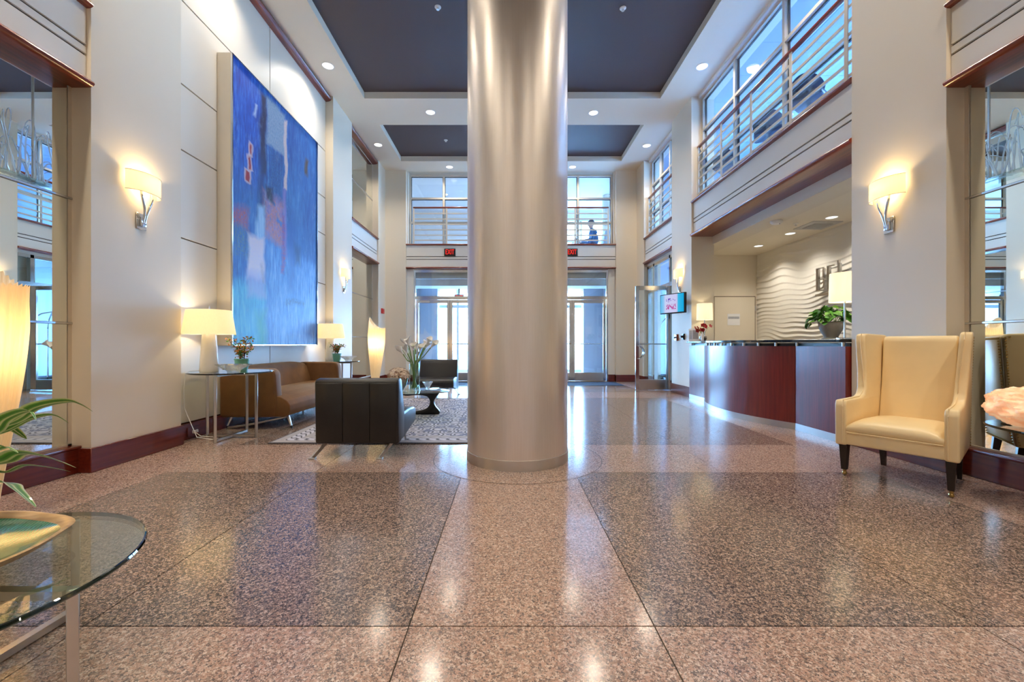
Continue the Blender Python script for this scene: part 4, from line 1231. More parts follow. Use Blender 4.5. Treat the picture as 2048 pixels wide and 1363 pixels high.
tv = thing('television', 'wall mounted flat screen angled out from the right pillar', 'television', (3.12, 8.26, 1.785), -R(65))
MB().box(-.31, .31, -.02, .035, -.195, .195, .008, 2).build('housing', 'plastic_dark', tv)
t = NT('screen_picture'); v = t.coord(); sp_ = t.n('ShaderNodeSeparateXYZ'); t.l(v, sp_.inputs[0])
px, pz = sp_.outputs[0], sp_.outputs[2]
bg = t.ramp(t.math('MULTIPLY_ADD', px, 1 / .6, .5), [(0, S(80, 190, 240)), (.16, S(150, 205, 250)), (.22, S(206, 214, 250)), (.7, S(206, 206, 246)), (.76, S(60, 190, 236)), (1, S(20, 170, 226))])
band = t.math('MULTIPLY', t.math('GREATER_THAN', .05, t.math('ABSOLUTE', t.math('ADD', pz, .06))), t.math('GREATER_THAN', .13, t.math('ABSOLUTE', t.math('ADD', px, .03))))
ink_ = t.math('MULTIPLY', band, t.math('GREATER_THAN', t.noise(t.scale(v, (30, 30, 22)), 1.0, 2), .5))
bg = t.mix(ink_, bg, S(190, 60, 150))
band2 = t.math('MULTIPLY', t.math('GREATER_THAN', .035, t.math('ABSOLUTE', t.math('SUBTRACT', pz, .07))), t.math('GREATER_THAN', .13, t.math('ABSOLUTE', t.math('ADD', px, .02))))
bg = t.mix(t.math('MULTIPLY', band2, t.math('GREATER_THAN', t.noise(t.scale(v, (24, 24, 30)), 1.0, 2), .56)), bg, S(120, 90, 190))
e = t.n('ShaderNodeEmission'); t.l(bg, e.inputs[0]); e.inputs[1].default_value = .5; M['screen'] = t.done(e.outputs[0])
MB().box(-.29, .29, -.0225, -.0205, -.172, .178).build('screen', 'screen', tv)
MB().bar((0, .035, 0), (.17, .17, 0), .05, .08).build('mount_arm', 'plastic_dark', tv)
MB().sphere((.24, -.02, -.205), .008, 8, 6).build('indicator', 'plastic_white', tv)
for y, z, lab in ((10.98, 1.85, 'red fire alarm box at the far left corner, upper of the two'), (10.98, 1.14, 'red fire alarm pull box at the far left corner, lower of the two')):
    r = thing('fire_alarm', lab, 'alarm', (-WX, y, z))
    MB().box(0, .035, -.09, .09, -.065 if z > 1.5 else -.06, .065 if z > 1.5 else .06, .005, 1).build('housing', 'red', r)
    MB().box(.035, .045, -.04, .04, -.02, .02, .003, 1).build('face', 'plastic_white' if z < 1.5 else 'red', r)
r = thing('fire_alarm', 'small red-brown call point on the right pillar under the screen', 'alarm', (WX, 8.56, 1.13)); MB().box(-.04, 0, -.06, .06, -.065, .065, .005, 1).build('housing', 'mahogany', r); MB().cyl((-.04, 0, 0), (-.07, 0, 0), .015, n=10).build('button', 'plastic_dark', r)
r = thing('wall_phone', 'small black wall device beside the brochures on the right pillar', 'device', (WX, 8.22, 1.14)); MB().box(-.03, 0, -.03, .03, -.06, .06, .005, 1).build('housing', 'plastic_dark', r); MB().cyl((-.03, 0, 0), (-.08, 0, 0), .022, n=10).build('knob', 'plastic_dark', r)
MB().box(.135, .415, 0, .003, 0, .25).bm.free()
no = bx('notice', 'paper', 4.73, 5.00, 9.309, 9.315, 1.41, 1.66, dr)
bx('printed_panel', 'granite', 4.745, 4.985, 9.307, 9.309, 1.55, 1.60, no)

# door mats
for s, lab in ((-1, 'dark blue entrance mat before the left pair of doors'), (1, 'dark blue entrance mat before the right pair of doors')):
    m_ = thing('door_mat', lab, 'mat', (s * 1.72, 10.75, 0))
    MB().box(-1.0, 1.0, -.55, .48, .0, .009, .003, 1).build('mat_body', 'mat', m_)
    MB().box(-1.03, 1.03, -.58, -.55, 0, .007, .002, 1).build('rubber_edge', 'plastic_dark', m_)

# outlet and cord below the near end table
r = thing('wall_outlet', 'dark red outlet plate with white plug in the baseboard under the end table', 'outlet', (-3.434, 4.52, .075))
MB().box(0, .012, -.085, .085, -.045, .05, .003, 1).build('plate', 'base', r)
MB().box(.012, .04, -.03, -.002, -.02, .012, .004, 1).build('plug', 'plastic_white', r); MB().box(.012, .03, .02, .045, -.02, .012, .004, 1).build('socket', 'plastic_white', r)
cr = MB().tube([(-3.40, 4.50, .07), (-3.32, 4.48, .03), (-3.22, 4.52, .012), (-3.12, 4.46, .008), (-3.14, 4.40, .012), (-3.26, 4.34, .05), (-3.30, 4.32, .18), (-3.36, 4.30, .36), (-3.385, 4.33, .55), (-3.39, 4.36, .70), (-3.36, 4.38, .72), (-3.28, 4.41, .722)], .0038, 6).build('power_cord', 'plastic_white')
tag(cr, 'white lamp cord hanging from the end table to the outlet', 'cord')

# ================================================================== ITEMS ON TABLES
def crystal_bowl(label, loc, r0, h, cat='bowl'):
    r = thing('crystal_bowl', label, cat, loc)
    n = 10
    b = MB(); b.lathe([(0, 0), (r0 * .34, 0), (r0 * .36, h * .22), (r0 * .55, h * .5), (r0, h), (r0 * .93, h), (r0 * .5, h * .58), (r0 * .2, h * .34), (0, h * .32)], n=n); b.build('bowl_body', 'crystal', r, 10)
    return r


crystal_bowl('large faceted crystal bowl on the near end table', (-2.87, 4.32, .7085), .165, .085)
crystal_bowl('faceted crystal bowl on the far end table', (-2.80, 7.24, .7085), .15, .085)
crystal_bowl('small faceted crystal bowl on the coffee table', (-1.14, 5.60, TZ), .072, .10)


def dry_plant(label, loc, seed, hgt, spread, pot_r=.07):
    r = thing('potted_plant', label, 'plant', loc)
    MB().lathe([(0, 0), (pot_r * .75, 0), (pot_r * .95, .06), (pot_r, .115), (pot_r * 1.08, .118), (pot_r * 1.08, .13), (pot_r * .92, .13), (pot_r * .9, .10), (0, .10)], n=28).build('pot', 'teal', r)
    rn = random.Random(seed); lf = MB(); lf2 = MB()
    for k in range(11):
        a = rn.uniform(0, 2 * PI); ln = spread * rn.uniform(.3, 1); hh = hgt * rn.uniform(.45, 1)
        p1 = (math.cos(a) * .02, math.sin(a) * .02, .10); p2 = (math.cos(a) * ln * .3, math.sin(a) * ln * .3, .10 + hh * .6); p3 = (math.cos(a) * ln, math.sin(a) * ln, .10 + hh)
        MB().tube([p1, p2, p3], [.003, .0025, .0015], 5).build('stem', 'darkwood', r)
        for q in range(34):
            u = rn.uniform(.25, 1.05); c_ = Vector(p2).lerp(Vector(p3), (u - .4) / .6) if u > .4 else Vector(p1).lerp(Vector(p2), u / .4)
            c_ += Vector((rn.gauss(0, .018), rn.gauss(0, .018), rn.gauss(0, .016)))
            d1_ = Vector((rn.uniform(-1, 1), rn.uniform(-1, 1), rn.uniform(-.6, .9))).normalized() * rn.uniform(.012, .02); d2_ = d1_.cross(Vector((rn.uniform(-1, 1), rn.uniform(-1, 1), rn.uniform(-1, 1)))).normalized() * .008
            tgt = lf if rn.random() < .62 else lf2
            tgt.bm.faces.new([tgt.bm.verts.new(c_ + w_) for w_ in (-d1_, d2_, d1_, -d2_)])
    for m_, nm, mt in ((lf, 'leaves', 'dryleaf'), (lf2, 'leaves', 'green')):
        o = m_.build(nm, mt, r, smooth=False); o['kind'] = 'stuff'
    return r


dry_plant('potted plant with orange autumn leaves in a teal pot, on the near end table', (-3.0, 4.66, .7085), 5, .26, .15)
dry_plant('potted plant with orange autumn leaves in a teal pot, on the far end table', (-3.02, 7.30, .7085), 9, .19, .13)

# vase of calla lilies
VX, VY = -1.285, 5.47
r = thing('glass_vase', 'tall clear cylindrical vase holding the white lilies', 'vase', (VX, VY, TZ))
MB().lathe([(0, 0), (.066, 0), (.066, .34), (.062, .34), (.062, .022), (0, .022)], n=40).build('vase_wall', 'glass_top', r)
MB().lathe([(0, .024), (.0615, .024), (.0615, .20), (0, .20)], n=32).build('water', 'glass', r)
rn = random.Random(11)
for k in range(13):
    a = 2 * PI * k / 13 + rn.uniform(-.2, .2); rr_ = rn.uniform(.05, .23); hh = rn.uniform(.50, .64) - rr_ * .3
    r = thing('calla_lily', 'white calla lily on a long green stem, standing in the glass vase', 'flower', (VX, VY, TZ), 0, 'calla lilies in the glass vase')
    p = [Vector((-math.cos(a) * .035, -math.sin(a) * .035, .03)), Vector((math.cos(a) * .012, math.sin(a) * .012, .20)), Vector((math.cos(a) * .05, math.sin(a) * .05, .36)), Vector((math.cos(a) * rr_ * .62, math.sin(a) * rr_ * .62, hh * .82)), Vector((math.cos(a) * rr_, math.sin(a) * rr_, hh))]
    MB().tube(p, [.006, .006, .0055, .005, .006], 8).build('stem', 'stem', r)
    d = (p[4] - p[3]).normalized(); q = d.to_track_quat('Z', 'Y').to_matrix()
    b = MB(); rings = []
    for j in range(7):
        u = j / 6; row = []
        for i in range(12):
            t_ = 2 * PI * i / 12; rad = .006 + .034 * u ** 1.7
            tip = .045 * u ** 2 * max(0, math.cos(t_)) ** 2
            row.append(b.bm.verts.new(p[4] + q @ Vector((math.cos(t_) * rad * (1 + .5 * u * max(0, math.cos(t_))), math.sin(t_) * rad, .085 * u + tip))))
        rings.append(row)
    for A_, B_ in zip(rings, rings[1:]):
        for i in range(12): b.bm.faces.new((A_[i], A_[(i + 1) % 12], B_[(i + 1) % 12], B_[i]))
    so = b.build('spathe', 'petal_white', r, 70)
    MB().cyl(p[4], p[4] + d * .07, .005, .003, 8).build('spadix', 'greenlight', so)
# long grass blades among the lilies
for k in range(9):
    a = rn.uniform(0, 2 * PI); rr_ = rn.uniform(.16, .28)
    r = thing('grass_blade', 'thin arching green blade standing among the lilies', 'leaf', (VX, VY, TZ), 0, 'green blades among the lilies')
    MB().tube([(0, 0, .05), (math.cos(a) * .04, math.sin(a) * .04, .34), (math.cos(a) * rr_ * .6, math.sin(a) * rr_ * .6, .52), (math.cos(a) * rr_, math.sin(a) * rr_, .56)], [.004, .004, .003, .001], 5).build('blade', 'stem', r)

# hydrangea bowl
r = thing('flower_pot', 'bronze bowl planter with a dried hydrangea ball on the coffee table', 'pot', (-1.47, 5.40, TZ))
MB().lathe([(0, 0), (.05, 0), (.055, .01), (.095, .07), (.118, .15), (.120, .185), (.114, .185), (.11, .15), (0, .13)], n=40).build('bowl_body', 'pot_bronze', r)
h_ = thing('hydrangea', 'pale dried hydrangea ball in the bronze bowl', 'flower', (-1.47, 5.40, TZ + .145))
rn = random.Random(4); b = MB(); b2 = MB()
for k in range(420):
    z = rn.uniform(-.15, 1); a = rn.uniform(0, 2 * PI); q = math.sqrt(max(0, 1 - z * z)); c_ = Vector((q * math.cos(a) * .135, q * math.sin(a) * .135, .045 + z * .10)) * rn.uniform(.92, 1.06)
    nrm = c_.normalized(); e1 = nrm.orthogonal().normalized(); e2 = nrm.cross(e1); ph = rn.uniform(0, PI); tg = b if k % 3 else b2
    for m_ in range(4):
        an = ph + m_ * PI / 2; d_ = (e1 * math.cos(an) + e2 * math.sin(an)); sd = nrm.cross(d_) * .008
        tg.bm.faces.new([tg.bm.verts.new(x) for x in (c_, c_ + d_ * .011 + sd + nrm * .004, c_ + d_ * .020 + nrm * .001, c_ + d_ * .011 - sd + nrm * .004)])
o = b.build('florets', 'dryflower', h_, smooth=False); o['kind'] = 'stuff'
M['dry2'] = simple('dried_floret_brown', S(158, 124, 100), .7, var=.2); o = b2.build('florets', 'dry2', h_, smooth=False); o['kind'] = 'stuff'
MB().cyl((0, 0, -.01), (0, 0, .06), .012, n=8).build('stem', 'darkwood', h_)

# leaf dish with the striped plant on the near table
NZ = .365
dz = thing('leaf_dish', 'leaf-shaped wooden dish glazed green inside, on the low glass table', 'dish', (-1.76, 1.15, NZ))
out = smooth_loop([(.245, .255), (.12, .305), (-.08, .325), (-.26, .22), (-.345, .02), (-.27, -.2), (-.08, -.31), (.14, -.29), (.29, -.17), (.33, .02), (.295, .17)], 6)
b = MB(); levels = [(.55, 0.0), (.78, .012), (.92, .032), (1.0, .056), (.965, .057), (.90, .040), (.74, .020), (.4, .014)]
rings = [[b.bm.verts.new((x * s_, y * s_, z_)) for x, y in out] for s_, z_ in levels]
m_ = len(out)
for A_, B_ in zip(rings, rings[1:]):
    for i in range(m_): b.bm.faces.new((A_[i], A_[(i + 1) % m_], B_[(i + 1) % m_], B_[i]))
b.bm.faces.new(rings[0][::-1]); b.bm.faces.new(rings[-1])
b.build('dish_body', 'dishwood', dz, 60)
t = NT('green_glaze'); v = t.coord()
wv = t.n('ShaderNodeTexWave'); wv.inputs['Scale'].default_value = 26; wv.inputs['Distortion'].default_value = 4; wv.inputs['Detail'].default_value = 3; t.l(t.scale(v, (1, 2.5, 1)), wv.inputs['Vector'])
c = t.mix(t.math('MULTIPLY', wv.outputs[1], .5), S(30, 110, 74), S(90, 170, 120)); c = t.mix(t.math('MULTIPLY_ADD', t.noise(v, 7, 3), 4, -2.2, clamp=True), c, S(150, 170, 100))
M['glaze'] = t.done(t.bsdf(c, .12, Coat_Weight=.6))
b = MB(); lv = [(.905, .0415), (.745, .0215), (.4, .0155)]
rings = [[b.bm.verts.new((x * s_, y * s_, z_)) for x, y in out] for s_, z_ in lv]
for A_, B_ in zip(rings, rings[1:]):
    for i in range(m_): b.bm.faces.new((A_[i], A_[(i + 1) % m_], B_[(i + 1) % m_], B_[i]))
b.bm.faces.new(rings[-1])
b.build('glaze', 'glaze', dz, 60)
PX, PY, PZ = -1.85, 1.345, NZ + .017
dp = thing('striped_plant', 'potted plant with long green and cream striped leaves in a cream pot', 'plant', (PX, PY, PZ))
MB().lathe([(0, 0), (.068, 0), (.075, .02), (.105, .15), (.108, .155), (.100, .155), (.095, .13), (0, .13)], n=36).build('pot', 'pot_cream', dp)
MB().lathe([(0, .136), (.096, .131), (.0, .128)], n=24).build('soil', 'soil', dp)
t = NT('striped_leaf'); uv = t.n('ShaderNodeUVMap'); s2 = t.n('ShaderNodeSeparateXYZ'); t.l(uv.outputs[0], s2.inputs[0])
a_ = t.math('ABSOLUTE', t.math('SUBTRACT', s2.outputs[0], .5))
c = t.ramp(a_, [(0.0, S(236, 234, 190)), (.05, S(216, 224, 150)), (.08, S(110, 168, 60)), (.2, S(66, 126, 44)), (.32, S(120, 180, 60)), (.38, S(224, 228, 160)), (.5, S(244, 242, 212))])
c = t.mix(t.math('MULTIPLY', t.noise(t.coord(), 30, 2), .3), c, S(60, 110, 40))
M['stripeleaf'] = t.done(t.bsdf(c, .35, Coat_Weight=.3))


def strap_leaf(parent, pts, wd):
    P = []
    src = [Vector(p) for p in pts]
    for i in range(len(src) - 1):
        p0, p1, p2, p3 = src[max(i - 1, 0)], src[i], src[i + 1], src[min(i + 2, len(src) - 1)]
        for k in range(6):
            u = k / 6; P.append(.5 * ((2 * p1) + (p2 - p0) * u + (2 * p0 - 5 * p1 + 4 * p2 - p3) * u * u + (3 * p1 - p0 - 3 * p2 + p3) * u ** 3))
    P.append(src[-1])
    b = MB(); uvl = b.bm.loops.layers.uv.new('UVMap'); n = len(P); rows = []
    for i, p in enumerate(P):
        d = (P[min(i + 1, n - 1)] - P[max(i - 1, 0)]).normalized(); sd = d.cross(Vector((0, 0, 1)))
        if sd.length < .05: sd = Vector((0, 1, 0))
        sd.normalize(); up = sd.cross(d).normalized()
        sd = (sd * .8 + up * .45).normalized()
        u = i / (n - 1); w_ = wd * max(.03, math.sin(PI * min(1, .12 + u * .88)) ** .7)
        rows.append([b.bm.verts.new(p + sd * (w_ * s_) + up * (.22 * w_ * abs(s_))) for s_ in (-1, -.5, 0, .5, 1)])
    for i in range(n - 1):
        for k in range(4):
            f = b.bm.faces.new((rows[i][k], rows[i][k + 1], rows[i + 1][k + 1], rows[i + 1][k]))
            for lp, (cx_, cy2) in zip(f.loops, ((k / 4, i / n), ((k + 1) / 4, i / n), ((k + 1) / 4, (i + 1) / n), (k / 4, (i + 1) / n))): lp[uvl].uv = (cx_, cy2)
    return b.build('leaf', 'stripeleaf', parent, 80)


def pw(x, y, Y): return (-.085 + (x - 1015.5) * Y / 850 - PX, Y - PY, 1 + (687.5 - y) * Y / 850 - PZ)


z0_ = (.0, .0, .16)
strap_leaf(dp, [(.01, -.02, .15), (-.01, -.02, .30), pw(20, 845, 1.33), pw(70, 815, 1.34), pw(130, 803, 1.35), pw(160, 809, 1.36), pw(186, 823, 1.37)], .024)
strap_leaf(dp, [(.02, .0, .15), (.0, .0, .28), pw(10, 862, 1.38), pw(60, 838, 1.40), pw(105, 830, 1.42), pw(138, 846, 1.44)], .016)
strap_leaf(dp, [(-.02, -.05, .15), (-.06, -.05, .30), pw(-30, 870, 1.27), pw(10, 838, 1.27), pw(55, 822, 1.27), pw(72, 840, 1.27)], .024)
strap_leaf(dp, [(.03, -.01, .15), (.0, -.02, .22), pw(0, 925, 1.31), pw(40, 908, 1.31), pw(95, 915, 1.32), pw(152, 935, 1.33)], .032)
strap_leaf(dp, [(.04, .03, .15), (.03, .04, .21), pw(10, 945, 1.44), pw(50, 931, 1.46), pw(100, 935, 1.48), pw(142, 943, 1.50)], .012)
strap_leaf(dp, [(.04, -.03, .15), (.06, -.04, .19), pw(8, 965, 1.30), pw(35, 980, 1.29), pw(72, 1014, 1.28)], .030)
strap_leaf(dp, [(.0, -.03, .15), (-.02, -.06, .24), pw(-20, 900, 1.25), pw(5, 892, 1.24), pw(36, 905, 1.23)], .024)
for k in range(8):
    a = PI * .55 + k * .42; hh = .18 + .05 * (k % 3)
    strap_leaf(dp, [(0, 0, .15), (math.cos(a) * .05, math.sin(a) * .05, .15 + hh * .8), (math.cos(a) * .17, math.sin(a) * .15, .16 + hh), (math.cos(a) * .30, math.sin(a) * .26, .08 + hh)], .022)

# glowing rock lamp
rk = thing('rock_lamp', 'glowing pink alabaster rock lamp on the glass side table', 'lamp', (3.17, 2.60, .4905))
bm_ = bmesh.new(); bmesh.ops.create_icosphere(bm_, subdivisions=5, radius=1)
from mathutils import noise as mn
for v_ in bm_.verts:
    n_ = v_.co.normalized(); f = 1 + .12 * mn.noise(n_ * 2.3) + .14 * abs(mn.noise(n_ * 5.1 + Vector((3, 1, 2)))) + .08 * abs(mn.noise(n_ * 11)) + .04 * mn.noise(n_ * 23)
    v_.co = Vector((n_.x * .20 * f, n_.y * .23 * f, max(-.115, n_.z * .125 * f) + .115))
b = MB(); b.bm.free(); b.bm = bm_
t = NT('alabaster'); v = t.coord()
c = t.ramp(t.noise(v, 9, 5), [(.3, S(236, 150, 96)), (.5, S(246, 190, 146)), (.66, S(255, 226, 190)), (.8, S(255, 170, 90))])
M['rock'] = t.done(t.bsdf(c, .4, bump=t.noise(v, 22, 4), bstr=.5, bdist=.01, Emission_Color=c, Emission_Strength=.28, Subsurface_Weight=.3))
b.build('rock_body', 'rock', rk, 60)
MB().box(-.10, .10, -.12, .12, 0.0, .006).build('base', 'plastic_dark', rk)


# ================================================================== ON THE RECEPTION DESK
def counter_lamp(label, loc):
    r = thing('table_lamp', label, 'lamp', loc, 0, 'slim drum-shade lamps on the reception desk')
    MB().lathe([(0, 0), (.075, 0), (.075, .012), (.012, .02), (0, .02)], n=28).build('base', 'chrome', r)
    MB().cyl((0, 0, .018), (0, 0, .60), .009, n=12).build('pole', 'chrome', r)
    MB().lathe([(.137, .385), (.130, .685), (.127, .685), (.134, .385), (.137, .385)], n=44).build('lamp_shade', 'counter_shade', r)
    b = MB(); b.cyl((-.128, 0, .66), (.128, 0, .66), .003, n=6); b.cyl((0, -.128, .66), (0, .128, .66), .003, n=6); b.build('fitting', 'nickel', r)
    MB().sphere((0, 0, .56), .028, 10, 8, (1, 1, 1.4)).build('bulb', 'bulb', r)
    point('lamp_glow', (0, 0, .535), 5, (1, .86, .60), .03, r)
    return r


CZ = 1.0505
counter_lamp('slim table lamp with white drum shade at the far end of the reception desk', (3.50, 7.74, CZ))
counter_lamp('slim table lamp with white drum shade at the near end of the reception desk', (3.42, 4.42, CZ))
# leafy pot
po = thing('potted_pothos', 'leafy green plant in a grey stone pot at the near end of the desk', 'plant', (3.49, 4.70, CZ))
MB().lathe([(0, 0), (.085, 0), (.088, .008), (.085, .016), (.064, .020), (.070, .04), (.095, .085), (.112, .13), (.118, .165), (.116, .178), (.122, .184), (.122, .194), (.110, .194), (.104, .165), (0, .16)], n=40).build('pot', 'pot_grey', po)
MB().lathe([(0, .170), (.105, .166), (0, .162)], n=24).build('soil', 'soil', po)


def heart_leaf(sz):
    b = MB(); pts = [(0, 0), (.30, -.10), (.48, .12), (.46, .42), (.28, .76), (0, 1.0), (-.28, .76), (-.46, .42), (-.48, .12), (-.30, -.10)]
    c0 = [b.bm.verts.new((0, y * sz, .0 - .25 * sz * (y ** 2) * .6)) for y in (0, .3, .65, 1.0)]
    rt = [b.bm.verts.new((x * sz, y * sz, .14 * sz * abs(x) * 2 - .15 * sz * y * y)) for x, y in pts[1:5]]
    lt = [b.bm.verts.new((x * sz, y * sz, .14 * sz * abs(x) * 2 - .15 * sz * y * y)) for x, y in pts[:5:-1]]
    for sd in (rt, lt):
        b.bm.faces.new((c0[0], sd[0], sd[1])); b.bm.faces.new((c0[0], sd[1], sd[2], c0[1])); b.bm.faces.new((c0[1], sd[2], sd[3], c0[2])); b.bm.faces.new((c0[2], sd[3], c0[3]))
    return b.mesh('leaf', 80)


LM = [heart_leaf(.075), heart_leaf(.06), heart_leaf(.09)]
for q, mt in zip(LM, ('green', 'greenlight', 'green')): q.materials.append(M[mt])
rn = random.Random(21)
for k in range(95):
    a = rn.uniform(0, 2 * PI); u = rn.random() ** .6; rad = .20 * u; hz_ = .19 + .19 * (1 - u ** 2) * rn.uniform(.5, 1) + rn.uniform(-.02, .03)
    o = bpy.data.objects.new('leaf', LM[k % 3]); COL.objects.link(o); o.parent = po
    o.location = (math.cos(a) * rad, math.sin(a) * rad, hz_); o.rotation_euler = (rn.uniform(-.9, .2), rn.uniform(-.5, .5), a - PI / 2 + rn.uniform(-.7, .7))
for k in range(22):
    a = rn.uniform(0, 2 * PI); rad = rn.uniform(.05, .18)
    MB().tube([(math.cos(a) * .03, math.sin(a) * .03, .16), (math.cos(a) * rad * .6, math.sin(a) * rad * .6, .28), (math.cos(a) * rad, math.sin(a) * rad, .30)], .0025, 5).build('stem', 'stem', po)
# orchid
r = thing('potted_orchid', 'red orchid in a small bronze pot at the far end of the desk', 'plant', (3.325, 7.42, CZ))
MB().lathe([(0, 0), (.04, 0), (.065, .05), (.06, .085), (.052, .085), (0, .07)], n=28).build('pot', 'pot_bronze', r)
rn = random.Random(8)
for k in range(13):
    c_ = Vector((rn.uniform(-.13, .14), rn.uniform(-.06, .06), rn.uniform(.17, .29)))
    b = MB(); q = Euler((rn.uniform(-.6, .6) + PI / 2, 0, rn.uniform(-.8, .8))).to_matrix()
    for m_ in range(5):
        an = m_ * 2 * PI / 5; d_ = Vector((math.cos(an), math.sin(an), .15)); sd = Vector((-math.sin(an), math.cos(an), 0)) * .017
        b.bm.faces.new([b.bm.verts.new(c_ + q @ x) for x in (Vector((0, 0, 0)), d_ * .022 + sd, d_ * .042, d_ * .022 - sd)])
    b.build('blossom', 'petal_red', r, smooth=False)
    MB().tube([(0, 0, .08), tuple(c_ * .6 + Vector((0, 0, .07))), tuple(c_)], .0025, 5).build('stem', 'stem', r)
r = thing('bottle', 'white cylindrical bottle before the red orchid', 'bottle', (3.285, 7.36, CZ)); MB().lathe([(0, 0), (.022, 0), (.022, .11), (.016, .125), (.012, .14), (0, .14)], n=20).build('bottle_body', 'plastic_white', r); MB().lathe([(0, .14), (.012, .14), (.012, .158), (0, .158)], n=14).build('cap', 'plastic_white', r)
for x, y, lab in ((3.30, 7.66, 'acrylic stand of printed cards, nearer one at the far end of the desk'), (3.30, 7.80, 'acrylic stand of printed cards, farther one at the end of the desk')):
    r = thing('card_stand', lab, 'card stand', (x, y, CZ), -.25)
    MB().box(-.055, .055, -.012, .02, 0, .006).build('foot', 'plastic_white', r); MB().box(-.055, .055, .0, .006, .006, .23, rot=(-.12, 0, 0), about=(0, 0, 0)).build('panel', 'paper', r)
    MB().box(-.045, .045, -.002, -.0005, .04, .20, rot=(-.12, 0, 0), about=(0, 0, 0)).build('printed_sheet', 'granite', r)

# ================================================================== BEHIND THE GLASS
def bar_stool(label, loc, rotz):
    r = thing('bar_stool', label, 'stool', loc, rotz, 'dark bar stools in the gallery')
    MB().lathe([(0, 0), (.21, 0), (.20, .015), (.05, .03), (0, .03)], n=32).build('base', 'chrome', r)
    MB().cyl((0, 0, .02), (0, 0, .82), .028, n=16).build('column', 'chrome', r)
    MB().tube([(.14 * math.cos(a), .14 * math.sin(a) - .1, .32) for a in [PI + PI * k / 10 for k in range(11)]], .01, 8).build('footrest', 'chrome', r)
    b = MB(); b.box(-.20, .20, -.19, .19, .80, .88, .03, 3); b.build('seat', 'stool_blue', r, 60)
    b = MB(); n = 18; rows = []
    for k in range(n + 1):
        a = PI * .12 + PI * .76 * k / n; x, y = .205 * math.cos(a), .195 * math.sin(a); tp = .90 + .20 * math.sin(PI * k / n) ** .7
        rows.append([b.bm.verts.new(p) for p in ((x, y, .85), (x * 1.12, y * 1.12 + .02, tp), (x * 1.04, y * 1.04 + .02, tp), (x * .9, y * .9, .87))])
    for A_, B_ in zip(rows, rows[1:]):
        for i in range(4): b.bm.faces.new((A_[i], A_[(i + 1) % 4], B_[(i + 1) % 4], B_[i]))
    b.bm.faces.new(rows[0]); b.bm.faces.new(rows[-1][::-1])
    b.build('backrest', 'stool_blue', r, 60)
    return r


M['stool_blue'] = simple('navy_vinyl', S(34, 48, 76), .4, var=.1)
bar_stool('dark bar stool behind the gallery glass, nearest to the front pillar', (3.90, 5.62, 3.38), 2.2)
bar_stool('dark bar stool behind the gallery glass, middle of three', (3.92, 6.52, 3.38), 2.6)
bar_stool('dark bar stool behind the gallery glass, farthest from the front pillar', (3.92, 7.75, 3.38), 2.3)

# seated person upstairs
ps = thing('person', 'seated person in blue jacket and dark cap behind the upper railing', 'person', (2.42, 12.6, 3.40))
vs_, es_, rd_, tg_ = [], [], [], []


def nodep(p, r_, tg__, par=None):
    vs_.append(p); rd_.append(r_); tg_.append(tg__)
    if par is not None: es_.append((par, len(vs_) - 1))
    return len(vs_) - 1


pel = nodep((.06, 0, .50), .155, 'jacket'); bel = nodep((.06, 0, .64), .150, 'jacket', pel); chs = nodep((.03, 0, .84), .155, 'jacket', bel); up_ = nodep((.0, 0, .94), .10, 'jacket', chs)
nk = nodep((-.02, 0, 1.0), .055, 'skin', up_); hd = nodep((-.04, 0, 1.08), .075, 'skin', nk); ht = nodep((-.045, 0, 1.15), .085, 'skin', hd); tp = nodep((-.04, 0, 1.20), .06, 'skin', ht)
for s in (-1, 1):
    hp = nodep((.03, s * .09, .48), .10, 'jeans', pel); kn = nodep((-.40, s * .12, .52), .065, 'jeans', hp); an = nodep((-.50, s * .12, .10), .043, 'jeans', kn); ft = nodep((-.53, s * .12, .04), .038, 'shoe', an); te = nodep((-.68, s * .13, .035), .032, 'shoe', ft)
    sh = nodep((.02, s * .17, .90), .068, 'jacket', up_); el = nodep((-.05, s * .23, .64), .05, 'jacket', sh); wr = nodep((-.28, s * .13, .64), .033, 'jacket', el); pm = nodep((-.34, s * .11, .645), .028, 'skin', wr)
    for k in range(4):
        f1 = nodep((-.395, s * .11 + (k - 1.5) * .018, .648 - .003 * abs(k - 1.5)), .009, 'skin', pm); nodep((-.425 + .006 * abs(k - 1.5), s * .11 + (k - 1.5) * .018, .630), .008, 'skin', f1)
    th = nodep((-.36, s * .11 - s * .035, .65), .010, 'skin', pm); nodep((-.385, s * .11 - s * .045, .645), .008, 'skin', th)
me = bpy.data.meshes.new('body'); me.from_pydata(vs_, es_, [])
o = bpy.data.objects.new('body', me); COL.objects.link(o)
md = o.modifiers.new('skin', 'SKIN'); md.use_smooth_shade = True
for i, r_ in enumerate(rd_): me.skin_vertices[0].data[i].radius = (r_, r_)
me.skin_vertices[0].data[0].use_root = True
ss = o.modifiers.new('sub', 'SUBSURF'); ss.levels = 2; ss.render_levels = 2
bpy.context.view_layer.update()
nm_ = bpy.data.meshes.new_from_object(o.evaluated_get(bpy.context.evaluated_depsgraph_get()))
bpy.data.objects.remove(o)
names = ['jacket', 'jeans', 'skin', 'shoe']
for q in ('blueshirt', 'jeans', 'skin', 'plastic_dark'): nm_.materials.append(M[q])
for p_ in nm_.polygons:
    c_ = p_.center; best = min(range(len(vs_)), key=lambda i: (Vector(vs_[i]) - c_).length - rd_[i]); p_.material_index = names.index(tg_[best]); p_.use_smooth = True
bo = link('body', nm_, None, ps)
b = MB(); b.sphere((-.028, 0, 1.165), .098, 16, 10, (1.02, .92, .9)); hr = b.build('hair', 'hair', ps); hr.location = (.012, 0, .012)
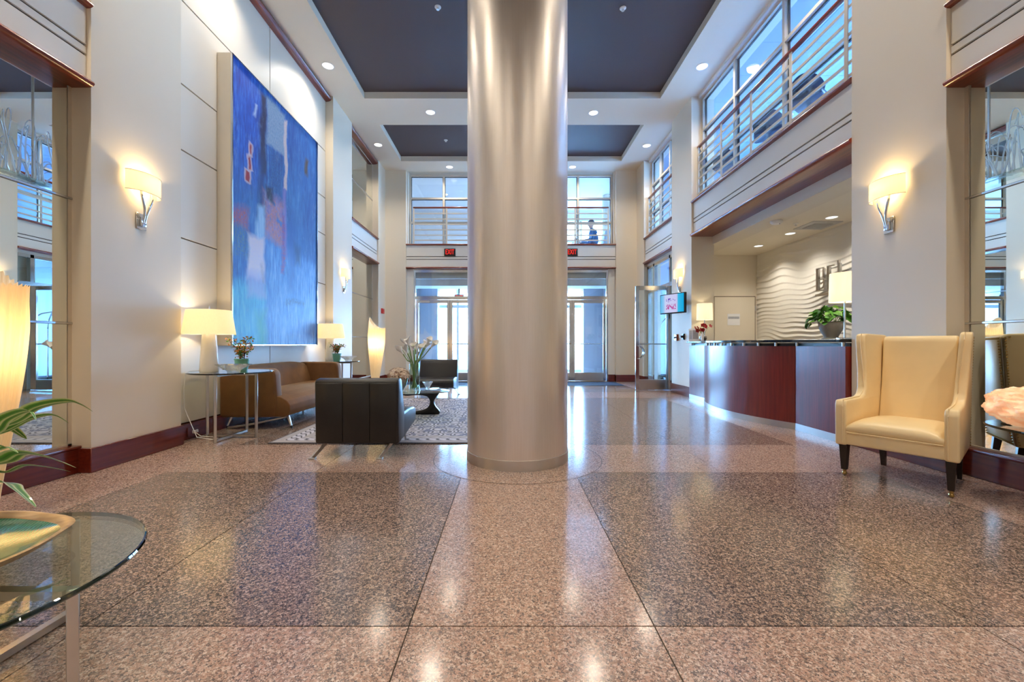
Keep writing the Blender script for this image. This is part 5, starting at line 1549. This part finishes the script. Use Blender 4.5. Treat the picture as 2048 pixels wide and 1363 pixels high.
b = MB(); b.lathe([(.100, 0), (.098, .04), (.07, .075), (0, .088)], (-.03, 0, 1.185), 24); b.box(-.20, -.11, -.055, .055, 1.188, 1.198, .003, 1); b.build('cap', 'jeans', ps)
b = MB(); b.sphere((-.128, 0, 1.105), .016, 8, 6, (1.2, .8, 1.2)); b.build('nose', 'skin', ps)
for s in (-1, 1):
    MB().sphere((-.113, s * .034, 1.128), .010, 8, 6).build('eye', 'plastic_dark', ps); MB().sphere((-.03, s * .088, 1.105), .024, 8, 6, (.7, .4, 1.2)).build('ear', 'skin', ps)
MB().box(-.122, -.112, -.024, .024, 1.066, 1.072, .002, 1).build('mouth', 'red', ps)
ac = thing('armchair', 'pale armchair in which the person upstairs sits', 'chair', (2.46, 12.6, 3.40))
MB().box(-.40, .26, -.27, .27, .26, .335, .03, 3).build('seat', 'gallery', ac)
MB().prism([(.20, .22), (.34, .20), (.42, .90), (.34, .92), (.29, .88)], 'Y', -.29, .29, .02, 2).build('backrest', 'gallery', ac)
for x in (-.34, .26):
    for y in (-.24, .24): MB().cyl((x, y, 0), (x, y, .27), .018, n=10).build('leg', 'darkwood', ac)
lt = thing('laptop', 'open dark laptop on the small table before the seated person', 'laptop', (2.20, 13.45, 4.155), PI / 2)
MB().box(-.16, .16, -.12, .12, 0, .014, .003, 1).build('keyboard', 'plastic_dark', lt); MB().box(-.16, .16, .115, .125, .014, .225, rot=(-.2, 0, 0), about=(0, .12, .014)).build('screen', 'plastic_dark', lt)
tb = thing('side_table', 'white side table under the laptop upstairs', 'table', (2.20, 13.50, 3.40))
MB().box(-.30, .30, -.38, .38, .73, .754, .004, 1).build('tabletop', 'plastic_white', tb)
for x in (-.26, .26):
    for y in (-.34, .34): MB().cyl((x, y, 0), (x, y, .73), .015, n=10).build('leg', 'nickel', tb)
bc = thing('armchair', 'empty bright blue armchair facing the person upstairs', 'chair', (1.40, 12.9, 3.40))
M['blue_fab'] = simple('blue_fabric', S(60, 140, 226), .8, var=.1)
MB().box(-.28, .30, -.30, .30, .22, .44, .05, 3).build('seat', 'blue_fab', bc); MB().prism([(-.36, .20), (-.24, .20), (-.26, .80), (-.34, .84), (-.42, .80)], 'Y', -.30, .30, .03, 3).build('backrest', 'blue_fab', bc)
for s in (-1, 1): MB().box(-.30, .28, s * .30, s * .38, .20, .60, .03, 3).build('armrest', 'blue_fab', bc)
for x in (-.26, .24):
    for y in (-.26, .26): MB().cyl((x, y, 0), (x, y, .23), .018, n=10).build('leg', 'nickel', bc)

# luggage cart in the side room
lc = thing('luggage_cart', 'steel birdcage luggage cart in the side room behind the open glass door', 'cart', (4.02, 10.30, 0))
MB().box(-.28, .28, -.50, .50, .19, .235, .01, 2).build('platform', 'mat', lc)
b = MB(); b.tube([(-.30, -.52, .21), (.30, -.52, .21), (.30, .52, .21), (-.30, .52, .21), (-.30, -.52, .21)], .02, 8); b.build('bumper', 'plastic_dark', lc)
for y in (-.46, .46):
    MB().tube([(-.25, y, .23), (-.25, y, 1.35), (-.22, y * .9, 1.55), (-.12, y * .55, 1.72), (0, 0, 1.80)], .016, 10).build('post', 'chrome', lc)
    MB().tube([(.25, y, .23), (.25, y, 1.35), (.22, y * .9, 1.55), (.12, y * .55, 1.72), (0, 0, 1.80)], .016, 10).build('post', 'chrome', lc)
MB().cyl((0, -.42, 1.52), (0, .42, 1.52), .014, n=10).build('hanging_rail', 'chrome', lc)
for x in (-.25, .25): MB().cyl((x, -.46, 1.0), (x, .46, 1.0), .012, n=10).build('side_rail', 'chrome', lc)
MB().sphere((0, 0, 1.83), .035, 12, 8).build('finial', 'chrome', lc)
for x in (-.22, .22):
    for y in (-.40, .40):
        wo_ = MB(); wo_.cyl((x - .018, y, .085), (x + .018, y, .085), .085, n=20); w_ = wo_.build('wheel', 'plastic_dark', lc); MB().box(x - .03, x + .03, y - .02, y + .02, .16, .195).build('fork', 'nickel', w_)
